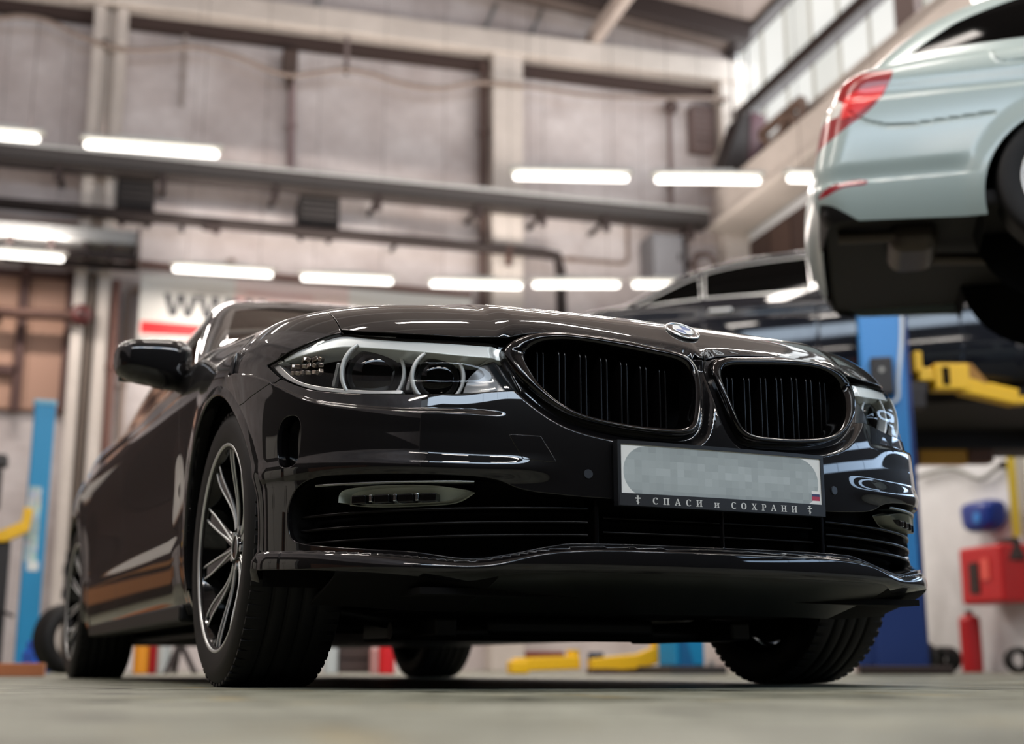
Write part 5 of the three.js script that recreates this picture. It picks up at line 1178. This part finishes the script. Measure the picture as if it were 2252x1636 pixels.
// banner
{
  const cv = document.createElement('canvas'); cv.width = 2048; cv.height = 400; const c = cv.getContext('2d');
  c.fillStyle = '#cfccc6'; c.fillRect(0, 0, 2048, 400);
  c.fillStyle = '#d3bdb7'; c.fillRect(560, 0, 700, 400); c.fillStyle = '#c9a5a0'; c.fillRect(620, 60, 420, 30);
  c.fillStyle = '#dc1c22'; c.fillRect(14, 292, 420, 74); c.beginPath(); c.moveTo(434, 292); c.lineTo(470, 292); c.lineTo(434, 366); c.fill();
  c.fillStyle = '#26262a'; c.font = 'bold 250px sans-serif'; c.textBaseline = 'alphabetic'; c.fillText('www.', 140, 250);
  c.fillStyle = '#8d8783'; c.fillRect(330, 92, 180, 10); c.fillStyle = '#cf6f70'; c.fillRect(560, 110, 60, 10); c.fillRect(760, 120, 70, 12);
  const tex = new THREE.CanvasTexture(cv); tex.colorSpace = THREE.SRGBColorSpace;
  const t = thing('banner', 'white wall banner lettered www. over a red stripe, behind the sedan roof', 'banner', [1.0, 4.83, -14.46]);
  const g = new THREE.PlaneGeometry(4.62, 0.92, 40, 8), p = g.attributes.position; for (let i = 0; i < p.count; i++) p.setZ(i, 0.02 + 0.012 * Math.sin(p.getX(i) * 5) * Math.cos(p.getY(i) * 4));
  g.computeVertexNormals(); mk('sheet', g, std(0xffffff, 0.6, 0, { map: tex }), t);
  mk('batten', [box(0, 0.45, -0.01, 4.64, 0.03, 0.02, 0.004), box(0, -0.45, -0.01, 4.64, 0.03, 0.02, 0.004)], std(0xbfb8b0, 0.6), t);
  for (const x of [-2.2, 0, 2.2]) mk('stand_off', bar([x, 0.45, -0.44], [x, 0.45, 0], 0.015, 8), darkSteel, t);
}
// electrical cabinet by the right corner
{
  const t = thing('electric_cabinet', 'grey narrow electrical cabinet high on the wall near the right corner', 'cabinet', [6.36, 6.14, -14.60]);
  mk('case', box(0, 0, 0, 0.50, 0.74, 0.56, 0.015), std(0x77777b, 0.5, 0.2), t);
  const d = mk('door', box(0, 0, 0.29, 0.46, 0.70, 0.02, 0.006), std(0x8a8a8e, 0.5, 0.2), t); mk('handle', box(0.17, 0, 0.31, 0.03, 0.12, 0.02, 0.006), darkSteel, d);
  mk('dark_side', box(0.30, 0, 0.02, 0.10, 0.72, 0.42, 0.01), std(0x332a2a, 0.6), t);  // separate darker box along the right side
}
conduit('dark pipe arching from the grey cabinet towards the right wall', [[6.80, 5.6, -14.35], [6.80, 6.24, -14.35], [7.12, 6.24, -14.35], [7.12, 5.3, -14.35]], 0.045, std(0x5a4b47, 0.7), [[6.95, 6.24, -14.35]]);
// dark red air heater under the roof
{
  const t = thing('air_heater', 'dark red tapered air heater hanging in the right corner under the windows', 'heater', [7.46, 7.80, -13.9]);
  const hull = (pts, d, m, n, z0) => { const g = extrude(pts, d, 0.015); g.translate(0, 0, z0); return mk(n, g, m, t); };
  hull([[-0.44, -0.40], [-0.02, -0.34], [0.10, 0.54], [-0.10, 0.52], [-0.24, 0.12]], 0.5, std(0x190d0c, 0.6), 'shaded_face', -0.3);  // left face coloured near black for its shade, right face as if lit
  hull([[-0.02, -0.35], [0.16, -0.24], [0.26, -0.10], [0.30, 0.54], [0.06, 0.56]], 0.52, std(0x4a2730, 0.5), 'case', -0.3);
  mk('suspension_bar', [bar([0.1, 0.5, 0.1], [0.1, 2.16, 0.1], 0.014, 8), bar([-0.05, 0.48, -0.2], [-0.05, 2.16, -0.2], 0.014, 8)], darkSteel, t);
}
// ironwork on the right wall
{
  const t = thing('steel_bracket', 'rusty lattice bracket on the right wall below the windows', 'bracket', [7.50, 7.40, -12.75]);
  const m = std(0x6b564b, 0.75, 0.1);
  for (const [a, b] of [[[0, 0, 0.7], [0, 0.46, 0.7]], [[0, 0.46, 0.7], [0, 0.46, -0.6]], [[0, 0.06, 0.7], [0, 0.06, -0.6]], [[0, 0, 0.7], [0, 0.46, 0.3]], [[0, 0.46, 0.3], [0, 0.02, -0.1]], [[0, 0.02, -0.1], [0, 0.46, -0.6]]]) mk('bar', beam(a, b, 0.11, 0.11, 0.01), m, t);
  mk('wall_plate', box(0.27, 0.23, 0, 0.05, 0.40, 1.4, 0.01), m, t);
}

// unseen dark gate and pale board, added for their reflections in the sedan's flank
{
  const gate = struct('door_1', box(-5.45, 1.9, -14.84, 3.6, 3.8, 0.10, 0.01), std(0x2a1c18, 0.7));
  for (let i = 0; i < 7; i++) struct('plank', box(-7.0 + i * 0.515, 1.9, -14.77, 0.50, 3.76, 0.04, 0.008), std(i % 2 ? 0x33211c : 0x2b1b17, 0.7), gate);
  const t = thing('reflected_board', 'pale board on the dark gate, unseen, added for its reflection in the flank', 'board', [-4.6, 2.5, -14.70]);
  mk('board', box(0, 0, 0, 1.0, 0.8, 0.05, 0.01), std(0xd4cec6, 0.6), t); mk('frame', [box(0, 0.42, 0.01, 1.08, 0.05, 0.07, 0.008), box(0, -0.42, 0.01, 1.08, 0.05, 0.07, 0.008)], std(0x8f6a50, 0.6), t);
}
{
  const t = thing('reflected_bench', 'long brown timber bench before the dark gate, unseen, added for its reflection', 'bench', [-5.4, 0, -12.6]);  // unseen bench, added for its brown band in the flank
  mk('top', box(0, 1.02, 0, 3.4, 0.08, 0.8, 0.01), std(0xb07a4c, 0.6), t);
  mk('front', box(0, 0.62, 0.36, 3.3, 0.42, 0.04, 0.008), std(0x9c663c, 0.65), t);
  for (const x of [-1.6, 1.6]) mk('leg', box(x, 0.5, -0.3, 0.1, 1.0, 0.1, 0.008), std(0x4a302b, 0.7), t);
}
// ================================================================ lifts, tools and boxes on the floor
const cyan = std(0x0f86b8, 0.42, 0.0), blue = std(0x2f7fc4, 0.40), navy = std(0x0d2f6e, 0.45), yellow = std(0xe9b60e, 0.45), redPaint = std(0xb3131a, 0.4), paleGrey = std(0xb9bdbb, 0.5);
let leftLift, rightLift, lowLift;
function inside(t, name, pos, turn = 0) { const g = new THREE.Group(); g.name = name; t.add(g); g.position.set(...pos); g.rotation.y = turn; return g; }
// slim lift column at the far left
{
  const t = leftLift = thing('car_lift', 'slim bright blue lift column with worn white sticker and yellow arm, far left', 'lift', [-2.06, 0, -9.7], 0.1);
  mk('column', box(0, 1.28, 0, 0.19, 2.50, 0.20, 0.012), cyan, t);
  mk('top_cap', box(0, 2.52, 0, 0.21, 0.05, 0.22, 0.01), std(0x6fa9c4, 0.5), t);
  mk('base_plate', box(0, 0.02, 0, 0.46, 0.04, 0.5, 0.006), navy, t);
  const cv = document.createElement('canvas'); cv.width = 64; cv.height = 512; const c = cv.getContext('2d'), rnd = mulberry(3);
  c.fillStyle = '#9fb4b6'; c.fillRect(0, 0, 64, 512); for (let i = 0; i < 60; i++) { c.fillStyle = `rgba(${150 + rnd() * 70 | 0},${170 + rnd() * 50 | 0},${175 + rnd() * 50 | 0},0.8)`; c.fillRect(rnd() * 60, rnd() * 500, 6 + rnd() * 20, 8 + rnd() * 40); }
  const tx = new THREE.CanvasTexture(cv); tx.colorSpace = THREE.SRGBColorSpace;
  const g = box(-0.028, 1.36, 0.1025, 0.11, 0.70, 0.003, 0); const uv = g.attributes.uv, p = g.attributes.position; for (let i = 0; i < uv.count; i++) uv.setXY(i, (p.getX(i) + 0.085) / 0.11, (p.getY(i) - 1.01) / 0.70);
  mk('sticker', g, std(0xffffff, 0.5, 0, { map: tx }), t);
  mk('label_plate', box(0.0, 0.97, 0.104, 0.10, 0.09, 0.006, 0.002), std(0xd9dcd8, 0.5), t);
}
{
  const t = inside(leftLift, 'swing_arm', [-0.385, 1.22, 0.21], -0.1);
  mk('arm', [beam([-0.45, 0.0, 0], [0.12, 0.0, 0], 0.10, 0.10, 0.01), beam([0.10, 0.0, 0], [0.30, 0.10, 0], 0.10, 0.11, 0.01), beam([0.29, 0.07, 0], [0.31, 0.27, 0], 0.08, 0.09, 0.01)], yellow, t);
  mk('carriage', [box(0.02, -0.62, -0.06, 0.30, 1.18, 0.12, 0.02), box(0.02, -1.20, -0.02, 0.44, 0.06, 0.36, 0.01)], std(0x1b1718, 0.6), t);
  mk('motor', [bar([-0.03, 0.25, -0.02], [-0.03, 0.62, -0.02], 0.085, 20), box(-0.03, 0.70, -0.02, 0.24, 0.12, 0.2, 0.03), bar([-0.03, 0.05, -0.02], [-0.03, 0.25, -0.02], 0.03)], std(0x3a3736, 0.6), t);
  mk('hose', tube([[0.0, 0.0, 0.02], [-0.06, -0.35, 0.12], [0.06, -0.62, 0.12], [0.26, -0.72, 0.1]], 0.016, 40, 8), rubber, t);
}
{
  const t = thing('rubber_pad', 'black stack of rubber pads hanging beside the slim blue column', 'rubber pads', [-1.62, 0.0, -9.45]);
  mk('stand', [bar([0, 0, 0], [0, 0.70, 0], 0.04), box(0, 0.02, 0, 0.26, 0.04, 0.26, 0.01), box(0, 0.62, 0, 0.3, 0.05, 0.3, 0.01)], std(0xb9aea4, 0.6), t);
  for (let i = 0; i < 4; i++) mk('pad', bar([0, 0.66 + i * 0.11, 0], [0, 0.76 + i * 0.11, 0], 0.15 - (i % 2) * 0.012, 24), rubber, t);
}
function looseTyre(label, pos, turn, r = 0.33) {
  const t = thing('loose_tyre', label, 'tyre', pos, turn, 'loose tyres on the floor');
  mk('rubber', lathe([[r * 0.62, -0.09], [r * 0.75, -0.108], [r * 0.93, -0.10], [r, -0.07], [r, 0.07], [r * 0.93, 0.10], [r * 0.75, 0.108], [r * 0.62, 0.09], [r * 0.60, 0], [r * 0.62, -0.09]], 48).rotateZ(Math.PI / 2).translate(0, r, 0), rubber, t);
  mk('bead', lathe([[r * 0.60, -0.085], [r * 0.64, -0.098], [r * 0.66, -0.085]], 40).rotateZ(Math.PI / 2).translate(0, r, 0), plastic, t);
}
looseTyre('worn black tyre standing upright right of the slim blue column foot', [-1.60, 0, -7.6], 2.2, 0.27);
{
  const t = thing('blue_jack', 'small bright blue jack body beside the standing tyre', 'jack', [-1.86, 0, -8.2], 0.4);
  mk('body', [box(0, 0.10, 0, 0.16, 0.18, 0.30, 0.03), box(0, 0.22, -0.04, 0.11, 0.10, 0.18, 0.03)], std(0x1c5fd0, 0.35), t);
  mk('saddle', bar([0, 0.25, -0.02], [0, 0.31, -0.02], 0.045, 16), darkSteel, t);
}
{
  const t = thing('timber', 'short orange brown timber lying at the left edge of the floor', 'timber', [-1.86, 0, -4.2], 0.05);
  mk('beam', box(0, 0.035, 0, 0.62, 0.07, 0.14, 0.006), std(0xb5714a, 0.8), t);
  mk('end_grain', box(0.312, 0.035, 0, 0.006, 0.066, 0.136, 0.001), std(0xd9a58c, 0.8), t);
}
// small things seen under the sedan
function canister(name, label, category, pos, r, h, m, cap, group) {
  const t = thing(name, label, category, pos, 0, group);
  mk('body', lathe([[0, 0], [r * 0.96, 0], [r, 0.01], [r, h * 0.86], [r * 0.9, h * 0.93], [r * 0.35, h * 0.97], [r * 0.33, h]], 28), m, t);
  mk('cap', lathe([[0, h + 0.03], [r * 0.36, h + 0.028], [r * 0.38, h - 0.005]], 20), cap, t);
  return t;
}
canister('oil_drum', 'small orange drum with a red band under the sedan, behind its front wheel', 'drum', [-1.04, 0, -7.1], 0.055, 0.34, std(0xd98a12, 0.45), redPaint);
canister('gas_bottle', 'red gas bottle next to the small orange drum', 'gas bottle', [-0.955, 0, -7.2], 0.035, 0.4, redPaint, darkSteel);
canister('pale_tube', 'pale grey plastic tube container between the red bottle and the tripod', 'container', [-0.87, 0, -7.15], 0.05, 0.4, paleGrey, paleGrey);
{
  const t = thing('tripod_stand', 'black tripod axle stand seen under the sedan beside its front wheel', 'stand', [-0.76, 0, -7.05]);
  mk('post', bar([0, 0.2, 0], [0, 0.42, 0], 0.03), darkSteel, t); mk('head', box(0, 0.43, 0, 0.12, 0.03, 0.06, 0.01), darkSteel, t);
  for (let k = 0; k < 3; k++) { const a = k * 2.09 + 0.3; mk('leg', bar([0, 0.24, 0], [Math.cos(a) * 0.13, 0.0, Math.sin(a) * 0.13], 0.022), darkSteel, t); }
}
canister('grey_bottle', 'pale grey round bottle under the sedan, left of a dark crate', 'bottle', [0.34, 0, -6.7], 0.058, 0.32, paleGrey, paleGrey);
{
  const t = thing('dark_crate', 'dark brown crate under the sedan between a grey bottle and a red can', 'crate', [0.53, 0, -6.80]);
  for (let i = 0; i < 3; i++) mk('slat', box(0, 0.06 + i * 0.1, 0.11, 0.25, 0.085, 0.012, 0.003), std(0x3f302c, 0.8), t);
  mk('case', box(0, 0.16, 0, 0.25, 0.30, 0.2, 0.01), std(0x2c211f, 0.8), t);
}
canister('pink_can', 'small pinkish can beside the red can', 'can', [0.655, 0, -6.60], 0.030, 0.2, std(0xb98580, 0.5), paleGrey);
canister('red_can', 'bright red can under the sedan left of its rear wheel', 'can', [0.752, 0, -6.6], 0.062, 0.30, std(0xd01820, 0.4), darkSteel);
// lift arms lying low behind, with their column
{
  lowLift = thing('car_lift', 'light blue lift foot with yellow arms lying on the floor, seen under the sedan', 'lift', [2.86, 0, -5.9]);
  const t = inside(lowLift, 'swing_arm', [-0.91, 0, -0.4]);
  mk('arm', [beam([-0.28, 0.07, 0], [0.22, 0.085, 0.02], 0.14, 0.10, 0.012), box(-0.25, 0.05, 0, 0.14, 0.10, 0.16, 0.02)], yellow, t);
  mk('pad', bar([0.18, 0.12, 0.02], [0.18, 0.18, 0.02], 0.05, 18), yellow, t);
  mk('tool', box(-0.04, 0.145, 0, 0.30, 0.05, 0.08, 0.015), std(0x6b2b22, 0.6), t);
}
{
  const t = inside(lowLift, 'swing_arm', [-0.34, 0, -0.25]);
  mk('arm', [beam([-0.30, 0.06, 0], [0.12, 0.10, 0.02], 0.14, 0.11, 0.012), beam([0.10, 0.10, 0.02], [0.38, 0.20, 0.06], 0.13, 0.12, 0.012)], yellow, t);
  mk('bracket', [box(0.36, 0.13, 0.05, 0.06, 0.26, 0.14, 0.012), box(0.22, 0.22, 0.03, 0.05, 0.10, 0.10, 0.012)], yellow, t);
  mk('pad', bar([-0.25, 0.11, 0], [-0.25, 0.16, 0], 0.06, 18), std(0x24364e, 0.6), t);
  mk('foot', box(-0.05, 0.02, 0, 0.5, 0.04, 0.16, 0.006), std(0x3a1d1a, 0.7), t);
}
{
  const t = inside(lowLift, 'pedestal', [0, 0, 0], 0.2);
  mk('column', box(0, 0.42, 0, 0.26, 0.72, 0.24, 0.014), cyan, t);
  mk('base_plate', box(0, 0.03, 0, 0.5, 0.06, 0.46, 0.008), std(0x3a3431, 0.6), t);
  mk('gusset', extrude([[-0.10, 0.06], [0.02, 0.06], [-0.10, 0.4]], 0.02, 0.003).translate(0, 0, 0.12), std(0x0b5f92, 0.45), t);
  mk('bolt', bar([0.16, 0.06, 0.16], [0.16, 0.10, 0.16], 0.02, 6), greySteel, t);
}
// tall lift column in front of the raised saloon
{
  const t = rightLift = thing('car_lift', 'tall blue lift column with yellow arms in front of the raised dark saloon', 'lift', [4.16, 0, -5.0], 0);
  t.rotation.y = -0.50;
  mk('column', [box(0, 1.9, -0.02, 0.32, 3.8, 0.28, 0.02)], blue, t);
  mk('dark_side', box(0.175, 1.9, -0.05, 0.04, 3.8, 0.24, 0.008), navy, t);  // navy puts the shading of the right side into the colour
  mk('hose', tube([[0.145, 3.2, 0.135], [0.15, 2.5, 0.14], [0.10, 2.1, 0.15], [0.08, 1.95, 0.15], [0.03, 1.93, 0.15]], 0.014, 40, 8), std(0xc9d2d6, 0.5), t);
  mk('base_plate', box(0.02, 0.03, 0, 0.62, 0.06, 0.6, 0.01), darkSteel, t);
  mk('gusset', extrude([[-0.34, 0.06], [-0.16, 0.06], [-0.16, 0.34], [-0.30, 0.32]], 0.05, 0.006).translate(0, 0, 0.06), navy, t);
  mk('foot_cover', box(0.0, 0.30, 0.02, 0.345, 0.56, 0.32, 0.02), navy, t);
  const bx = mk('control_box', box(-0.015, 2.13, 0.165, 0.16, 0.28, 0.09, 0.016), std(0x151112, 0.5), t);
  mk('switch', bar([-0.015, 2.17, 0.2], [-0.015, 2.17, 0.222], 0.018, 16), std(0x9a9a96, 0.4), bx);
}
{
  const t = inside(rightLift, 'swing_arm', [0.517, 2.090, -0.305], 0.250);
  mk('arm', [box(-0.02, 0.10, 0, 0.26, 0.20, 0.16, 0.012), beam([0.06, 0.04, 0], [0.48, -0.05, -0.02], 0.14, 0.12, 0.012), box(0.50, -0.07, -0.02, 0.10, 0.06, 0.12, 0.01)], yellow, t);
  mk('upright', [box(-0.26, 0.22, 0, 0.06, 0.16, 0.1, 0.01), box(-0.20, 0.12, 0, 0.12, 0.10, 0.12, 0.01)], yellow, t);
  mk('slot', box(-0.07, 0.10, 0.085, 0.055, 0.14, 0.01, 0.004), deepBlack, t);
  mk('gusset', extrude([[0.10, 0.20], [0.14, 0.20], [0.26, 0.05], [0.10, 0.05]], 0.03, 0.003).translate(0, 0, 0.03), std(0x9a6a14, 0.5), t);
  mk('link', [box(-0.45, 0.02, -0.02, 0.5, 0.10, 0.14, 0.012), box(-0.30, -0.06, 0, 0.14, 0.16, 0.15, 0.01)], std(0x231a17, 0.6), t);
}
{
  const t = inside(rightLift, 'cross_beam', [0.551, 1.840, -1.953], 0.230);
  mk('beam', box(0, 0, 0, 0.42, 0.14, 0.14, 0.012), std(0xc98a12, 0.5), t);
  for (const g of [box(0.32, 0.02, 0, 0.22, 0.16, 0.17, 0.012), box(-0.24, 0.0, 0, 0.06, 0.17, 0.17, 0.01)]) mk('sleeve', g, std(0x5a3214, 0.6), t);
  mk('carrier', box(0.1, 0.15, -0.12, 1.6, 0.20, 0.5, 0.03), std(0x191312, 0.75), t);
  for (const g of [bar([-0.55, 0.15, -0.2], [-1.35, 0.2, 1.3], 0.05), bar([0.7, 0.17, -0.2], [0.9, 0.2, -0.6], 0.04)]) mk('strut', g, std(0x191312, 0.75), t);
}
{
  const t = thing('yellow_marker', 'small yellow post top peeping over the bonnet left of the blue column', 'post', [3.62, 0, -5.6]);
  mk('post', box(0, 1.05, 0, 0.07, 2.1, 0.07, 0.01), yellow, t); mk('cap', bar([0, 2.1, 0], [0, 2.16, 0], 0.035, 14, 0.02), darkSteel, t); mk('foot', box(0, 0.02, 0, 0.2, 0.04, 0.2, 0.006), darkSteel, t);
}
// right wall, low down
{
  const t = thing('hose', 'thin grey air hose drooping along the white right wall', 'hose');
  mk('tube', tube([[7.74, 2.25, -10.2], [7.74, 2.27, -9.91], [7.74, 2.25, -9.46], [7.74, 2.07, -8.96], [7.74, 2.16, -8.62]], 0.025, 80, 8), std(0x8d8d88, 0.7), t);
  mk('hook', box(7.775, 2.17, -8.60, 0.08, 0.08, 0.05, 0.01), darkSteel, t);
}
{
  const t = thing('tool_holder', 'dark blue plastic holder on the white right wall left of the yellow strap', 'holder', [7.66, 1.64, -8.86]);
  const g = new THREE.SphereGeometry(1, 28, 18), p = g.attributes.position, q = (v, e) => Math.sign(v) * Math.pow(Math.abs(v), e);
  for (let i = 0; i < p.count; i++) p.setXYZ(i, q(p.getX(i), 0.6) * 0.14, q(p.getY(i), 0.55) * 0.17, q(p.getZ(i), 0.55) * 0.28 * (1 + 0.25 * p.getY(i)));
  g.computeVertexNormals(); mk('case', g, std(0x0c2f86, 0.3), t);
  mk('dial', bar([-0.145, -0.02, 0.08], [-0.12, -0.02, 0.08], 0.06, 20), std(0x2a7fd0, 0.3), t);
  mk('plate', box(0.13, 0, 0, 0.04, 0.2, 0.3, 0.01), darkSteel, t);
}
{
  const t = thing('strap', 'olive yellow strap hanging from above on the white right wall', 'strap', [7.71, 0, -8.38]);
  mk('webbing', [box(0, 2.01, 0, 0.02, 1.26, 0.13, 0.004)], std(0xb09a1c, 0.7), t);
  mk('hook', box(0.05, 2.6, 0, 0.1, 0.06, 0.1, 0.01), darkSteel, t);
}
{
  const t = thing('hose_reel', 'bright red square hose reel with a dark slot on the white wall', 'hose reel', [7.58, 1.0, -8.62]);
  mk('case', box(0, 0, 0, 0.36, 0.60, 0.74, 0.04), std(0xc1141a, 0.38), t);
  mk('slot', box(-0.185, -0.03, -0.10, 0.02, 0.32, 0.16, 0.02), std(0x2c1512, 0.6), t);
  mk('bright_panel', box(-0.185, 0.05, 0.10, 0.02, 0.22, 0.14, 0.03), std(0xe8584c, 0.3), t);
  mk('motor', bar([0.02, 0.32, 0.22], [0.02, 0.10, 0.30], 0.13, 20), std(0x2a1614, 0.6), t);
  mk('mount', box(0.2, 0, 0, 0.06, 0.3, 0.4, 0.01), darkSteel, t);
}
canister('extinguisher', 'slim red cylinder standing on the floor under the hose reel', 'extinguisher', [7.50, 0, -9.02], 0.11, 0.62, redPaint, darkSteel);
{
  const t = thing('oil_drainer', 'tall pale waste oil tank on wheels against the white right wall', 'oil drainer', [7.2, 0, -9.95]);
  mk('tank', lathe([[0, 0.10], [0.19, 0.10], [0.21, 0.14], [0.21, 0.92], [0.17, 1.0], [0, 1.02]], 36), std(0xc9bfb5, 0.5), t);
  mk('column', bar([0.05, 1.0, 0], [0.05, 1.30, 0], 0.03), greySteel, t);
  const f = lathe([[0.03, 0], [0.06, 0.04], [0.22, 0.10], [0.23, 0.11]], 36).translate(0.05, 1.28, 0); mk('funnel', f, std(0x6f6661, 0.5, 0.3), t);
  mk('gauge', box(-0.18, 0.6, 0.12, 0.03, 0.5, 0.05, 0.006), std(0x5b4c46, 0.5), t);
  for (const [x, z] of [[-0.14, 0.14], [0.14, 0.14], [0, -0.18]]) mk('wheel', bar([x - 0.02, 0.055, z], [x + 0.02, 0.055, z], 0.055, 20), rubber, t);
  mk('frame', box(0, 0.09, 0, 0.4, 0.03, 0.42, 0.008), darkSteel, t);
}
for (const [i, [x, z, r, turn, w]] of [[6.9, -8.6, 0.13, 0.3, 'small dark wheel lying near the red cylinder on the right'], [7.1, -7.7, 0.12, 1.2, 'small dark wheel at the far right edge by the white wall'], [5.6, -7.0, 0.14, 0.8, 'small dark wheel by the foot of the blue column']].entries()) looseTyre(w, [x, 0, z], turn, r);
{
  const t = thing('work_bench', 'dark low bench far behind, between the blue column and the oil tank', 'bench', [6.2, 0, -9.6], 0.2);
  mk('top', box(0, 0.62, 0, 1.1, 0.05, 0.5, 0.008), std(0x6a4a40, 0.7), t);
  for (const [x, z] of [[-0.5, -0.2], [0.5, -0.2], [-0.5, 0.2], [0.5, 0.2]]) mk('leg', box(x, 0.3, z, 0.06, 0.6, 0.06, 0.006), std(0x8a5a50, 0.6), t);
  mk('shelf', box(0, 0.18, 0, 1.02, 0.03, 0.42, 0.006), std(0x4a302b, 0.7), t);
}
// unseen, added along the left wall for reflections in the flank of the sedan
{
  const t = thing('reflected_cabinet', 'tall pale cabinet at the left wall, unseen, added for its reflection in the flank', 'cabinet', [-6.9, 0, -1.4]);
  mk('case', box(0, 1.0, 0, 0.7, 2.0, 1.3, 0.02), std(0xb9b4ac, 0.5), t);
  for (const z of [-0.33, 0.33]) { const d = mk('door', box(0.36, 1.05, z, 0.02, 1.8, 0.62, 0.006), std(0xc9c4bb, 0.5), t); mk('handle', box(0.38, 1.05, z * 0.2, 0.02, 0.16, 0.03, 0.006), darkSteel, d); }
}
{
  const t = thing('reflected_bench', 'long brown timber bench along the left wall, unseen, added for its reflection', 'bench', [-6.8, 0, 1.8]);
  mk('top', box(0, 0.86, 0, 0.9, 0.08, 3.4, 0.01), std(0x8a5a3c, 0.7), t);
  mk('front', box(0.40, 0.42, 0, 0.04, 0.8, 3.3, 0.008), std(0x6d452e, 0.75), t);
  for (const z of [-1.6, 1.6]) mk('leg', box(-0.3, 0.41, z, 0.1, 0.82, 0.1, 0.008), std(0x4a302b, 0.7), t);
}
renderer.render(scene, camera);
